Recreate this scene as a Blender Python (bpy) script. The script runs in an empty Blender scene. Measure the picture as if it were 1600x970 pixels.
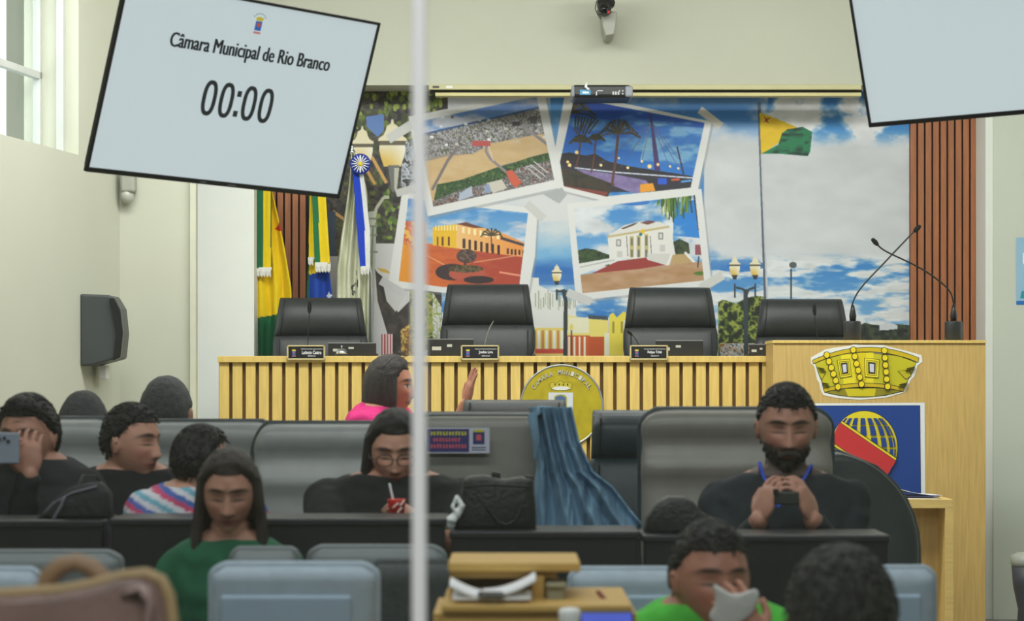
import bpy, bmesh, math, random
import numpy as np
from mathutils import Vector, Matrix, Euler, noise

random.seed(7)
rng = np.random.default_rng(7)
S = bpy.context.scene
C = S.collection
PI = math.pi
F = 3778.0          # focal length in pixels of the 1600 x 970 frame (85 mm on 36 mm)
ZC = 1.4            # camera height; horizon lies at y = 600


def P(px, py, Y):
    """pixel + real distance -> point in the room"""
    return Vector(((px - 800) / F * Y, Y, ZC - (py - 600) / F * Y))


# ------------------------------------------------------------------ camera
cam_d = bpy.data.cameras.new('camera')
cam = bpy.data.objects.new('camera', cam_d)
C.objects.link(cam)
S.camera = cam
cam.location = (0, 0, ZC)
cam.rotation_euler = (PI / 2, 0, 0)
cam_d.sensor_width = 36
cam_d.lens = F * 36 / 1600
cam_d.shift_y = 115 / 1600
cam_d.clip_start = 0.05
cam_d.dof.use_dof = True
cam_d.dof.focus_distance = 13.6
cam_d.dof.aperture_fstop = 5.6

# ------------------------------------------------------------------ world and lights
W = bpy.data.worlds.new('world')
S.world = W
W.use_nodes = True
W.node_tree.nodes['Background'].inputs[0].default_value = (0.93, 0.97, 1.0, 1)
W.node_tree.nodes['Background'].inputs[1].default_value = 1.7


def area(name, loc, rot, sx, sy, power, col=(1, 1, 1)):
    d = bpy.data.lights.new(name, 'AREA')
    d.shape = 'RECTANGLE'
    d.size, d.size_y, d.energy, d.color = sx, sy, power, col
    o = bpy.data.objects.new(name, d)
    o.location, o.rotation_euler = loc, rot
    C.objects.link(o)
    return o


area('ceiling_lamp_stage', (0.3, 11.2, 4.1), (math.radians(25), 0, 0), 5.5, 0.6, 215, (1, 0.985, 0.94))
area('ceiling_lamp_front', (-0.2, 9.6, 4.1), (math.radians(10), 0, 0), 5.0, 0.5, 60, (1, 0.985, 0.95))
area('ceiling_lamp_hall', (-0.5, 5.4, 4.1), (0, 0, 0), 5.0, 0.5, 75, (0.97, 0.98, 1))
area('fill_light_rear', (0, 0.6, 4.1), (math.radians(30), 0, 0), 4.0, 0.5, 130, (0.97, 0.98, 1))  # unseen fill, added and tilted forward to brighten the glass joint and near rows
area('window_daylight', (-2.95, 11.9, 3.1), (0, math.radians(-80), math.radians(-10)), 1.0, 1.6, 10, (0.95, 0.98, 1))

S.view_settings.view_transform = 'Standard'
S.view_settings.look = 'None'
S.view_settings.gamma = 1
S.view_settings.exposure = 0.0
S.view_settings.use_curve_mapping = False


# ------------------------------------------------------------------ materials
def lin(c):
    r = []
    for v in c[:3]:
        v = v / 255.0
        r.append(v / 12.92 if v <= 0.04045 else ((v + 0.055) / 1.055) ** 2.4)
    return tuple(r)


def lin_np(a):
    a = np.clip(np.asarray(a, float) / 255.0, 0, 1)
    return np.where(a <= 0.04045, a / 12.92, ((a + 0.055) / 1.055) ** 2.4)


MATS = {}


def mat(name, rgb, rough=0.6, metal=0.0, var=0.08, nscale=6.0, bump=0.0, bscale=60.0, stretch=(1, 1, 1), spec=0.5, attr=False,
        emit=0.0, sheen=0.0, coat=0.0):
    if name in MATS:
        return MATS[name]
    m = bpy.data.materials.new(name)
    m.use_nodes = True
    nt = m.node_tree
    b = nt.nodes['Principled BSDF']
    b.inputs['Roughness'].default_value = rough
    b.inputs['Metallic'].default_value = metal
    b.inputs['Specular IOR Level'].default_value = spec
    b.inputs['Sheen Weight'].default_value = sheen
    b.inputs['Coat Weight'].default_value = coat
    tc = nt.nodes.new('ShaderNodeTexCoord')
    mp = nt.nodes.new('ShaderNodeMapping')
    mp.inputs['Scale'].default_value = stretch
    nt.links.new(tc.outputs['Object'], mp.inputs['Vector'])
    no = nt.nodes.new('ShaderNodeTexNoise')
    no.inputs['Scale'].default_value = nscale
    no.inputs['Detail'].default_value = 5
    nt.links.new(mp.outputs[0], no.inputs['Vector'])
    if attr:
        at = nt.nodes.new('ShaderNodeAttribute')
        at.attribute_name = 'Col'
        src = at.outputs['Color']
    else:
        c = nt.nodes.new('ShaderNodeRGB')
        c.outputs[0].default_value = (*lin(rgb), 1)
        src = c.outputs[0]
    mr = nt.nodes.new('ShaderNodeMapRange')
    mr.inputs['From Min'].default_value = 0.3
    mr.inputs['From Max'].default_value = 0.7
    mr.inputs['To Min'].default_value = 1 - var
    mr.inputs['To Max'].default_value = 1 + var * 0.6
    nt.links.new(no.outputs[0], mr.inputs['Value'])
    vm = nt.nodes.new('ShaderNodeVectorMath')
    vm.operation = 'SCALE'
    nt.links.new(src, vm.inputs[0])
    nt.links.new(mr.outputs[0], vm.inputs['Scale'])
    nt.links.new(vm.outputs[0], b.inputs['Base Color'])
    if emit:
        nt.links.new(vm.outputs[0], b.inputs['Emission Color'])
        b.inputs['Emission Strength'].default_value = emit
    if bump:
        n2 = nt.nodes.new('ShaderNodeTexNoise')
        n2.inputs['Scale'].default_value = bscale
        n2.inputs['Detail'].default_value = 4
        nt.links.new(mp.outputs[0], n2.inputs['Vector'])
        bp = nt.nodes.new('ShaderNodeBump')
        bp.inputs['Strength'].default_value = bump
        bp.inputs['Distance'].default_value = 0.01
        nt.links.new(n2.outputs[0], bp.inputs['Height'])
        nt.links.new(bp.outputs[0], b.inputs['Normal'])
    MATS[name] = m
    return m


def flat(rgb, rough=0.5):
    return mat('print_%d_%d_%d' % tuple(rgb), rgb, rough, var=0.03)


M_wall = mat('cream wall paint', (194, 195, 179), 0.85, var=0.03, nscale=1.5, bump=0.05, bscale=40)
M_wallr = mat('grey green wall paint', (200, 205, 192), 0.85, var=0.03, nscale=1.5)
M_white = mat('white pilaster paint', (232, 234, 228), 0.7, var=0.02)
M_floor = mat('grey floor tile', (120, 118, 112), 0.45, var=0.1)
M_ceil = mat('white ceiling paint', (225, 225, 218), 0.9, var=0.02)
M_oak = mat('oak laminate', (205, 172, 104), 0.5, var=0.16, nscale=9, stretch=(9, 9, 0.5), bump=0.05)
M_slat = mat('pale yellow oak slats', (226, 194, 110), 0.5, var=0.14, nscale=8, stretch=(8, 8, 0.6), bump=0.05)
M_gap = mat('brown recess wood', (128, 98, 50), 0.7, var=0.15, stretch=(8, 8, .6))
M_pine = mat('light pine board', (222, 190, 118), 0.5, var=0.14, nscale=8, stretch=(0.7, 8, 8))
M_brown = mat('red brown slat wood', (168, 104, 66), 0.5, var=0.2, nscale=8, stretch=(8, 8, 0.6), bump=0.05)
M_black = mat('black felt backing', (24, 22, 22), 0.9)
M_leather = mat('black leather', (46, 49, 51), 0.42, var=0.15, nscale=20, bump=0.18, bscale=220)
M_leather2 = mat('worn dark leather', (60, 66, 68), 0.38, var=0.2, nscale=12, bump=0.15, bscale=200)
M_teal = mat('dark teal leather', (38, 56, 62), 0.38, var=0.2, nscale=10, bump=0.15, bscale=200)
M_grey = mat('grey chair shell', (150, 154, 152), 0.36, var=0.1, nscale=14, bump=0.08, bscale=260)
M_grey2 = mat('taupe chair shell', (132, 130, 122), 0.36, var=0.1, nscale=14, bump=0.08, bscale=260)
M_blue = mat('pale blue grey chair fabric', (160, 174, 186), 0.8, var=0.1, nscale=30, bump=0.1, bscale=300)
M_mesh = mat('charcoal woven mesh', (66, 72, 74), 0.7, var=0.5, nscale=160, bump=0.5, bscale=400)
M_plast = mat('black plastic', (22, 23, 25), 0.4)
M_panel = mat('black laminate', (26, 27, 28), 0.45, var=0.15, nscale=10)
M_chrome = mat('chrome', (200, 203, 206), 0.15, 1.0, var=0.02)
M_alu = mat('pale aluminium', (222, 224, 220), 0.4, 0.0, var=0.04)
M_gold = mat('cream gold frame', (196, 180, 130), 0.45)
M_denim = mat('light denim cloth', (108, 142, 166), 0.85, var=0.18, nscale=9, bump=0.3, bscale=120)
M_paper = mat('white paper', (238, 238, 240), 0.7, var=0.02)
M_cloth = mat('painted cloth', (255, 255, 255), 0.8, attr=True, var=0.05, nscale=40, bump=0.15, bscale=200)
M_print = mat('printed vinyl', (255, 255, 255), 0.55, attr=True, var=0.0)
M_skinA = mat('painted skin', (255, 255, 255), 0.55, attr=True, var=0.05, nscale=25, bump=0.06, bscale=120)
M_hair = mat('black hair', (26, 23, 22), 0.5, var=0.5, nscale=14, stretch=(6, 6, 1), bump=0.5, bscale=60)
M_hairg = mat('greying dark hair', (66, 60, 58), 0.6, var=0.6, nscale=22, stretch=(7, 7, 1), bump=0.6, bscale=60)
M_hairb = mat('dark brown hair', (44, 34, 28), 0.5, var=0.5, nscale=14, stretch=(6, 6, 1), bump=0.5, bscale=60)
M_haird = mat('grey black cropped hair', (70, 72, 74), 0.8, var=0.35, nscale=60, bump=0.5, bscale=120)


def glass(name, gl=0.05, tint=(0.97, 0.99, 0.985), rough=0.02, body=0.0):
    m = bpy.data.materials.new(name)
    m.use_nodes = True
    nt = m.node_tree
    nt.nodes.clear()
    out = nt.nodes.new('ShaderNodeOutputMaterial')
    tr = nt.nodes.new('ShaderNodeBsdfTransparent')
    tr.inputs[0].default_value = (*tint, 1)
    g = nt.nodes.new('ShaderNodeBsdfGlossy')
    g.inputs['Roughness'].default_value = rough
    mx = nt.nodes.new('ShaderNodeMixShader')
    mx.inputs[0].default_value = gl
    nt.links.new(tr.outputs[0], mx.inputs[1])
    nt.links.new(g.outputs[0], mx.inputs[2])
    last = mx
    if body:
        d = nt.nodes.new('ShaderNodeBsdfDiffuse')
        d.inputs[0].default_value = (0.95, 0.96, 0.95, 1)
        m2 = nt.nodes.new('ShaderNodeMixShader')
        m2.inputs[0].default_value = body
        nt.links.new(mx.outputs[0], m2.inputs[1])
        nt.links.new(d.outputs[0], m2.inputs[2])
        last = m2
    nt.links.new(last.outputs[0], out.inputs[0])
    return m


M_glass = glass('clear partition glass')
M_winglass = glass('window glass', 0.04)
M_joint = glass('frosted glass joint', 0.06, body=0.88, rough=0.3)


# ------------------------------------------------------------------ mesh building
def sgnpow(v, p):
    return math.copysign(abs(v) ** p, v)


class MB:
    def __init__(s):
        s.v, s.f, s.m = [], [], []

    def add(s, vs, fs, mi=0):
        o = len(s.v)
        s.v += [tuple(v) for v in vs]
        s.f += [tuple(i + o for i in f) for f in fs]
        s.m += [mi] * len(fs)
        return s

    def box(s, c, d, mi=0, rot=None):
        vs = [Vector((x * d[0] / 2, y * d[1] / 2, z * d[2] / 2)) for x in (-1, 1) for y in (-1, 1) for z in (-1, 1)]
        if rot is not None:
            vs = [rot @ v for v in vs]
        vs = [v + Vector(c) for v in vs]
        return s.add(vs, [(0, 1, 3, 2), (4, 6, 7, 5), (0, 4, 5, 1), (2, 3, 7, 6), (0, 2, 6, 4), (1, 5, 7, 3)], mi)

    def pbox(s, x0, y0, x1, y1, Y, depth, mi=0):
        """box whose front face covers a pixel rectangle at distance Y and runs back by depth"""
        a, b = P(x0, y0, Y), P(x1, y1, Y)
        return s.box(((a.x + b.x) / 2, Y + depth / 2, (a.z + b.z) / 2), (b.x - a.x, depth, a.z - b.z), mi)

    def rings(s, rs, mi=0, cap=True):
        n = len(rs[0])
        vs = [v for r in rs for v in r]
        fs = []
        for i in range(len(rs) - 1):
            for j in range(n):
                a, b = i * n + j, i * n + (j + 1) % n
                fs.append((a, b, b + n, a + n))
        if cap:
            fs.append(tuple(range(n))[::-1])
            fs.append(tuple(range((len(rs) - 1) * n, len(rs) * n)))
        return s.add(vs, fs, mi)

    def tube(s, pts, rad, seg=10, mi=0, round_=True, flat_=1.0):
        pts = [Vector(p) for p in pts]
        if not hasattr(rad, '__len__'):
            rad = [rad] * len(pts)
        rad = list(rad)
        # rounded ends
        if round_:
            d0, d1 = (pts[0] - pts[1]).normalized(), (pts[-1] - pts[-2]).normalized()
            A, RA = [], []
            for k in (0.95, 0.7, 0.35):
                A.append(pts[0] + d0 * rad[0] * k); RA.append(rad[0] * math.sqrt(1 - k * k))
            B, RB = [], []
            for k in (0.35, 0.7, 0.95):
                B.append(pts[-1] + d1 * rad[-1] * k); RB.append(rad[-1] * math.sqrt(1 - k * k))
            pts = A + pts + B
            rad = RA + rad + RB
        up = Vector((0, 0, 1))
        rs = []
        prev = None
        for i, p in enumerate(pts):
            t = (pts[min(i + 1, len(pts) - 1)] - pts[max(i - 1, 0)])
            if t.length < 1e-9:
                t = Vector((0, 0, 1))
            t.normalize()
            if prev is None:
                a = t.cross(up)
                if a.length < 1e-3:
                    a = t.cross(Vector((0, 1, 0)))
            else:
                a = prev - t * prev.dot(t)
            a.normalize()
            prev = a
            b = t.cross(a)
            rs.append([p + a * math.cos(2 * PI * k / seg) * rad[i] + b * math.sin(2 * PI * k / seg) * rad[i] * flat_ for k in range(seg)])
        return s.rings(rs, mi)

    def lathe(s, c, prof, seg=24, axis='z', mi=0):
        c = Vector(c)
        rs = []
        for r, h in prof:
            ring = []
            for k in range(seg):
                a = 2 * PI * k / seg
                if axis == 'z':
                    ring.append(c + Vector((r * math.cos(a), r * math.sin(a), h)))
                elif axis == 'y':
                    ring.append(c + Vector((r * math.cos(a), h, r * math.sin(a))))
                else:
                    ring.append(c + Vector((h, r * math.cos(a), r * math.sin(a))))
            rs.append(ring)
        return s.rings(rs, mi)

    def ell(s, c, r, mi=0, n=12, rot=None):
        c = Vector(c)
        rs = []
        for i in range(1, n):
            t = PI * i / n
            ring = []
            for k in range(2 * n):
                a = PI * k / n
                v = Vector((r[0] * math.sin(t) * math.cos(a), r[1] * math.sin(t) * math.sin(a), r[2] * math.cos(t)))
                if rot is not None:
                    v = rot @ v
                ring.append(c + v)
            rs.append(ring)
        return s.rings(rs, mi)

    def prism(s, pts, y0, y1, mi=0):
        """polygon of (x, z) points swept from y0 (front) to y1"""
        n = len(pts)
        vs = [(x, y0, z) for x, z in pts] + [(x, y1, z) for x, z in pts]
        fs = [tuple(range(n)), tuple(range(n, 2 * n))[::-1]]
        fs += [(i, i + n, (i + 1) % n + n, (i + 1) % n) for i in range(n)]
        return s.add(vs, fs, mi)

    def pprism(s, ppts, Y, t, mi=0):
        q = [P(x, y, Y) for x, y in ppts]
        return s.prism([(v.x, v.z) for v in q], Y, Y + t, mi)

    def mesh(s, name):
        me = bpy.data.meshes.new(name)
        me.from_pydata(s.v, [], s.f)
        me.polygons.foreach_set('material_index', s.m)
        bm = bmesh.new()
        bm.from_mesh(me)
        bmesh.ops.recalc_face_normals(bm, faces=bm.faces)
        bm.to_mesh(me)
        bm.free()
        return me

    def build(s, name, mats, parent=None, smooth=False, bevel=0.0, seg=2, sub=0):
        me = s.mesh(name)
        return link(name, me, mats, parent, smooth, bevel, seg, sub)


def link(name, me, mats, parent=None, smooth=False, bevel=0.0, seg=2, sub=0):
    if not isinstance(mats, (list, tuple)):
        mats = [mats]
    for m in mats:
        me.materials.append(m)
    if smooth:
        me.polygons.foreach_set('use_smooth', [True] * len(me.polygons))
    o = bpy.data.objects.new(name, me)
    C.objects.link(o)
    if bevel:
        b = o.modifiers.new('bevel', 'BEVEL')
        b.width, b.segments, b.limit_method = bevel, seg, 'ANGLE'
        b.angle_limit = math.radians(40)
    if sub:
        b = o.modifiers.new('sub', 'SUBSURF')
        b.levels = b.render_levels = sub
    if parent is not None:
        o.parent = parent
        o.matrix_parent_inverse = wmat(parent).inverted()
    return o


def wmat(o):
    m = Matrix.LocRotScale(o.location, o.rotation_euler, o.scale)
    if o.parent is not None:
        m = wmat(o.parent) @ o.matrix_parent_inverse @ m
    return m


def tag(o, label, cat, group=None, kind=None):
    o['label'] = label
    o['category'] = cat
    if group:
        o['group'] = group
    if kind:
        o['kind'] = kind
    return o


def thing(name, label, cat, loc=(0, 0, 0), rotz=0.0, group=None):
    o = bpy.data.objects.new(name, None)
    o.empty_display_size = 0.1
    C.objects.link(o)
    o.location = loc
    o.rotation_euler = (0, 0, rotz)
    return tag(o, label, cat, group)


def struct(o):
    o['kind'] = 'structure'
    return o


def copy_tree(o, parent=None):
    c = o.copy()
    C.objects.link(c)
    if parent is not None:
        c.parent = parent
        c.matrix_parent_inverse = o.matrix_parent_inverse.copy()
    for ch in [k for k in bpy.data.objects if k.parent == o]:
        copy_tree(ch, c)
    return c


def text_me(txt, w, h, depth=0.001, bold=0.0, fit=True):
    """lettering as a mesh in the XZ plane, centred, facing -Y, w x h metres"""
    cu = bpy.data.curves.new('lettering', 'FONT')
    cu.body = txt
    cu.extrude = depth / 2
    cu.offset = bold
    cu.resolution_u = 3
    cu.align_x = 'CENTER'
    ob = bpy.data.objects.new('lettering_source', cu)
    C.objects.link(ob)
    bpy.context.view_layer.update()
    dg = bpy.context.evaluated_depsgraph_get()
    me = bpy.data.meshes.new_from_object(ob.evaluated_get(dg))
    bpy.data.objects.remove(ob)
    co = np.empty(len(me.vertices) * 3)
    me.vertices.foreach_get('co', co)
    co = co.reshape(-1, 3)
    mn, mx = co.min(0), co.max(0)
    c = (mn + mx) / 2
    sx = w / (mx[0] - mn[0])
    sz = h / (mx[1] - mn[1]) if fit else sx
    out = np.stack([(co[:, 0] - c[0]) * sx, -co[:, 2], (co[:, 1] - c[1]) * sz], 1)
    me.vertices.foreach_set('co', out.ravel())
    me.update()
    return me


def text_into(mb, txt, c, w, h, mi, depth=0.001, bold=0.0, roll=0.0, mat4=None):
    me = text_me(txt, w, h, depth, bold)
    R = Matrix.Rotation(roll, 3, 'Y')
    vs = [R @ v.co + Vector(c) for v in me.vertices]
    if mat4 is not None:
        vs = [mat4 @ v for v in vs]
    mb.add(vs, [tuple(p.vertices) for p in me.polygons], mi)
    bpy.data.meshes.remove(me)


def set_col(me, col):
    """col: N x 3 srgb 0..255 per vertex"""
    at = me.color_attributes.new('Col', 'FLOAT_COLOR', 'POINT')
    a = np.ones((len(me.vertices), 4))
    a[:, :3] = lin_np(col)
    at.data.foreach_set('color', a.ravel())


def to_px(co):
    return 800 + F * co[:, 0] / co[:, 1], 600 - F * (co[:, 2] - ZC) / co[:, 1]


def inpoly(X, Y, poly):
    r = np.zeros(X.shape, bool)
    n = len(poly)
    for i in range(n):
        x0, y0 = poly[i]
        x1, y1 = poly[(i + 1) % n]
        if y0 == y1:
            continue
        k = ((Y < y0) != (Y < y1))
        r ^= k & (X < (x1 - x0) * (Y - y0) / (y1 - y0) + x0)
    return r


def vnoise(X, Y, sc, seed=0, octv=4):
    """smooth value noise 0..1"""
    out = np.zeros(X.shape)
    amp, tot = 1.0, 0.0
    for o in range(octv):
        g = np.random.default_rng(seed * 31 + o).random((64, 64))
        x, y = X / sc * 2 ** o, Y / sc * 2 ** o
        xi, yi = np.floor(x).astype(int), np.floor(y).astype(int)
        fx, fy = x - xi, y - yi
        fx, fy = fx * fx * (3 - 2 * fx), fy * fy * (3 - 2 * fy)
        a = g[yi % 64, xi % 64]; b = g[yi % 64, (xi + 1) % 64]
        c = g[(yi + 1) % 64, xi % 64]; d = g[(yi + 1) % 64, (xi + 1) % 64]
        out += amp * ((a * (1 - fx) + b * fx) * (1 - fy) + (c * (1 - fx) + d * fx) * fy)
        tot += amp
        amp *= 0.55
    return out / tot

# ================================================================== THE ROOM
# left wall runs back at a slight angle: local frame s (towards camera from corner B), t (outwards), z
WB = Vector((-2.157, 13.3, 0))
WD = (Vector((-2.456, 11.6, 0)) - WB).normalized()      # towards the camera
WN = Vector((WD.y, -WD.x, 0))                            # outwards (-x)
if WN.x > 0:
    WN = -WN


def wl(s_, t_, z_):
    return WB + WD * s_ + WN * t_ + Vector((0, 0, z_))


def wbox(mb, s0, s1, t0, t1, z0, z1, mi=0):
    vs = [wl(a, b, c) for a in (s0, s1) for b in (t0, t1) for c in (z0, z1)]
    mb.add(vs, [(0, 1, 3, 2), (4, 6, 7, 5), (0, 4, 5, 1), (2, 3, 7, 6), (0, 2, 6, 4), (1, 5, 7, 3)], mi)


HC = 4.2
w = MB()
W0, W1 = 0.65, 2.45
wbox(w, 0.0, W0, 0, 0.3, 0, HC)
wbox(w, W0, W1, 0, 0.3, 0, 2.60)
wbox(w, W0, W1, 0, 0.3, 3.75, HC)
wbox(w, W1, 16.6, 0, 0.3, 0, HC)
struct(w.build('wall_left', M_wall))
wf = MB()
wbox(wf, W0, W0 + 0.035, 0.07, 0.11, 2.60, 3.75)
wbox(wf, W0, W1, 0.20, 0.24, 2.60, 2.64)
wbox(wf, W0, W1, 0.20, 0.24, 3.71, 3.75)
wbox(wf, W1 - 0.04, W1, 0.20, 0.24, 2.60, 3.75)
wbox(wf, W0, W0 + 0.03, 0.20, 0.24, 2.60, 3.75)
wbox(wf, W0, W1, 0.20, 0.24, 3.00, 3.035)
win = struct(wf.build('window_1', mat('grey window frame', (190, 192, 188), 0.5)))
wg = MB()
wbox(wg, W0, W1, 0.215, 0.221, 2.62, 3.73)
wg.build('pane', M_winglass, win)

# recess wall, pilaster, stage back wall, bulkhead, right wall
b = MB()
b.pbox(184, -120, 299, 1010, 13.3, 0.05)
struct(b.build('wall_recess', M_wall))
b = MB()
b.pbox(297, -120, 306, 1010, 13.27, 0.08, 0)
struct(b.build('trim_1', mat('cream trim', (205, 205, 185), .7)))
b = MB()
b.pbox(270, -120, 397, 1010, 14.3, 0.5)
struct(b.build('trim_2', M_white))
b = MB()
b.box((0.5, 14.97, HC / 2), (7.2, 0.3, HC))
struct(b.build('wall_back', M_wall))
b = MB()
p0 = P(120, 133, 14.45)
b.box(((p0.x + 3.4) / 2, 14.63, (HC + p0.z) / 2), (3.4 - p0.x, 0.36, HC - p0.z))
b.box(((p0.x + 3.4) / 2, 14.44, HC - 0.05), (3.4 - p0.x, 0.03, 0.3))
struct(b.build('wall_bulkhead', M_wall))
b = MB()
b.pbox(1552, -120, 2200, 1010, 14.4, .4)
struct(b.build('wall_right', M_wallr))
b = MB()
b.box((4.7, 5.0, HC / 2), (0.2, 16.2, HC))
struct(b.build('wall_side', M_wallr))
b = MB()
b.pbox(1540, 120, 1553, 1010, 14.42, 0.3)
struct(b.build('trim_3', M_white))
b = MB()
b.box((0, 6, -0.05), (11, 19, 0.1))
struct(b.build('floor', M_floor))
b = MB()
b.box((0, 6, HC + 0.05), (11, 19, 0.1))
struct(b.build('ceiling', M_ceil))
b = MB()
b.box((0, -3.1, HC / 2), (11, 0.2, HC))
struct(b.build('wall_rear', M_wall))
b = MB()
b.box((-0.15, 14.2, 0.375), (4.6, 1.2, 0.75))
struct(b.build('floor_dais', mat('dais carpet', (70, 66, 62), 0.9)))

# glass partition in front of the camera: two panes and a frosted joint between them
YG = 2.9
b = MB()
xj = P(655, 600, YG).x
b.box((xj, YG, HC / 2), (0.0165, 0.03, HC))
j = struct(b.build('trim_4', M_joint, bevel=0.003))
for i, (x0, x1) in enumerate(((-2.6, xj - 0.009), (xj + 0.009, 2.6))):
    b = MB()
    b.box(((x0 + x1) / 2, YG, HC / 2), (x1 - x0, 0.01, HC))
    struct(b.build('window_%d' % (i + 2), M_glass))

# ================================================================== STAGE WALL: slat panels and the printed mural
MY = 14.76


def slat_panel(x0, n, pitch, wpx, y0, y1, label):
    t = thing('slat_panel', label, 'wall panel', P(x0, y1, MY), group='vertical slat wall panels')
    b = MB()
    b.pbox(x0 - 2, y0, x0 + pitch * n + 1, y1, MY - 0.005, 0.05)
    b.build('backing', M_black, t)
    b = MB()
    for i in range(n):
        b.pbox(x0 + i * pitch, y0, x0 + i * pitch + wpx, y1, MY - 0.035, 0.03)
    b.build('slats', M_brown, t, bevel=0.002)


slat_panel(1423, 10, 11.75, 9.0, 134, 600, 'red-brown vertical slat panel right of the mural behind the podium')
slat_panel(398, 7, 11.75, 9.0, 134, 700, 'red-brown vertical slat panel behind the hanging flags')

# ---- the mural is one flat print; its picture is painted point by point into the sheet
st = 1.03
ux = np.arange(484, 1421.5, st)
uy = np.arange(134, 580, st)
SSN = 2
SX, SY = np.meshgrid(np.arange(len(ux) * SSN) * st / SSN + ux[0] - st / 4, np.arange(len(uy) * SSN) * st / SSN + uy[0] - st / 4)
IMG = np.zeros(SX.shape + (3,))


def A(c):
    return np.array(c, float)


def mix(a, b_, k):
    k = np.clip(k, 0, 1)[..., None]
    return a * (1 - k) + b_ * k


def sub(poly):
    xs = [p[0] for p in poly]; ys = [p[1] for p in poly]
    i0 = max(0, int((min(ys) - uy[0]) / st * SSN) - 1); i1 = min(SX.shape[0], int((max(ys) - uy[0]) / st * SSN) + 3)
    j0 = max(0, int((min(xs) - ux[0]) / st * SSN) - 1); j1 = min(SX.shape[1], int((max(xs) - ux[0]) / st * SSN) + 3)
    return slice(i0, i1), slice(j0, j1)


def fill(poly, col, clip=None, k=1.0):
    """col: rgb or function(X, Y) -> rgb array"""
    sl = sub(poly)
    X, Y = SX[sl], SY[sl]
    if X.size == 0:
        return
    m = inpoly(X, Y, poly)
    if clip is not None:
        m &= inpoly(X, Y, clip)
    c = col(X, Y) if callable(col) else np.broadcast_to(A(col), X.shape + (3,))
    kk = (m * k) if not callable(k) else m * k(X, Y)
    IMG[sl] = mix(IMG[sl], c, kk)


def line(pts, wd, col, clip=None):
    for (x0, y0), (x1, y1) in zip(pts[:-1], pts[1:]):
        dx, dy = x1 - x0, y1 - y0
        L = math.hypot(dx, dy) or 1
        nx, ny = -dy / L * wd / 2, dx / L * wd / 2
        fill([(x0 + nx, y0 + ny), (x1 + nx, y1 + ny), (x1 - nx, y1 - ny), (x0 - nx, y0 - ny)], col, clip)


def disc(cx, cy, rx, ry, col, clip=None, n=18):
    fill([(cx + rx * math.cos(2 * PI * i / n), cy + ry * math.sin(2 * PI * i / n)) for i in range(n)], col, clip)


def rect(x0, y0, x1, y1, col, clip=None, k=1.0):
    fill([(x0, y0), (x1, y0), (x1, y1), (x0, y1)], col, clip, k)


def clouds(blue_t, blue_b, y0, y1, white, cover, seed, sc=60, asp=2.0, soft=0.16):
    def fn(X, Y):
        base = mix(A(blue_t), A(blue_b), (Y - y0) / (y1 - y0))
        n = vnoise(X + 900, Y * asp + 500, sc, seed, 5)
        n2 = vnoise(X + 300, Y * asp + 100, sc * .5, seed + 3, 4)
        wcol = A(white)[None, None] * (0.88 + 0.2 * n2[..., None])
        return mix(base, wcol, (n - cover) / soft)
    return fn


def speck(cols, seed, sc=4, asp=1.0):
    def fn(X, Y):
        n = vnoise(X, Y * asp, sc, seed, 2)
        idx = np.clip(((n - .2) / .6 * len(cols)).astype(int), 0, len(cols) - 1)
        return A(cols)[idx]
    return fn


ALL = [(480, 130), (1430, 130), (1430, 590), (480, 590)]
# sky
fill(ALL, clouds((52, 120, 196), (90, 150, 205), 134, 560, (214, 218, 224), 0.36, 5, 130, 1.6, 0.14))
fill([(1100, 188), (1430, 200), (1430, 400), (1100, 400)], lambda X, Y: A((206, 209, 214))[None, None] * (0.93 + 0.13 * vnoise(X, Y * 1.8, 60, 9))[..., None],
     k=lambda X, Y: np.clip((Y - 185) / 40, 0, 1) * np.clip((410 - Y) / 40, 0, 1))
fill([(1195, 138), (1430, 138), (1430, 235), (1195, 235)], clouds((40, 108, 180), (70, 150, 215), 138, 235, (232, 232, 236), 0.42, 12, 50, 1.4),
     k=lambda X, Y: np.clip((232 - Y) / 30, 0, 1))
fill([(960, 134), (1200, 134), (1200, 172), (960, 172)], clouds((58, 120, 190), (110, 150, 200), 134, 172, (170, 184, 206), 0.5, 2, 60, 1.0),
     k=lambda X, Y: np.clip((174 - Y) / 20, 0, 1))
fill([(1110, 395), (1430, 395), (1430, 545), (1110, 545)], clouds((44, 124, 198), (140, 186, 222), 395, 530, (226, 229, 232), 0.36, 21, 46, 4.2, 0.2),
     k=lambda X, Y: np.clip((Y - 395) / 18, 0, 1))
for (x0, y0, x1, y1) in ((1112, 405, 1195, 425),):
    disc((x0 + x1) / 2, (y0 + y1) / 2, (x1 - x0) / 2, (y1 - y0) / 2, lambda X, Y: mix(A((34, 112, 196)), A((120, 160, 205)), vnoise(X, Y * 2, 22, 4) * 1.3 - .3))
# blue patches between the photos
rect(826, 330, 905, 440, lambda X, Y: mix(mix(A((206, 214, 220)), A((120, 178, 220)), (Y - 345) / 45 + vnoise(X, Y * 1.5, 30, 31) - .6), A((40, 108, 186)), (Y - 400) / 22 + .6 * vnoise(X, Y * 3, 30, 32) - .3))
rect(826, 428, 905, 455, (52, 116, 188), k=.9)
rect(690, 445, 1000, 500, clouds((128, 172, 214), (40, 120, 196), 445, 492, (226, 229, 230), 0.38, 33, 50, 3.0))
rect(960, 480, 985, 496, (66, 128, 190), k=.7)
rect(860, 148, 905, 260, clouds((60, 128, 196), (120, 170, 215), 148, 260, (190, 205, 224), 0.55, 35, 50, 1.2))
# paper-like white area under the photos
fill([(800, 296), (905, 300), (900, 345), (835, 345)], (216, 217, 220))
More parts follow.
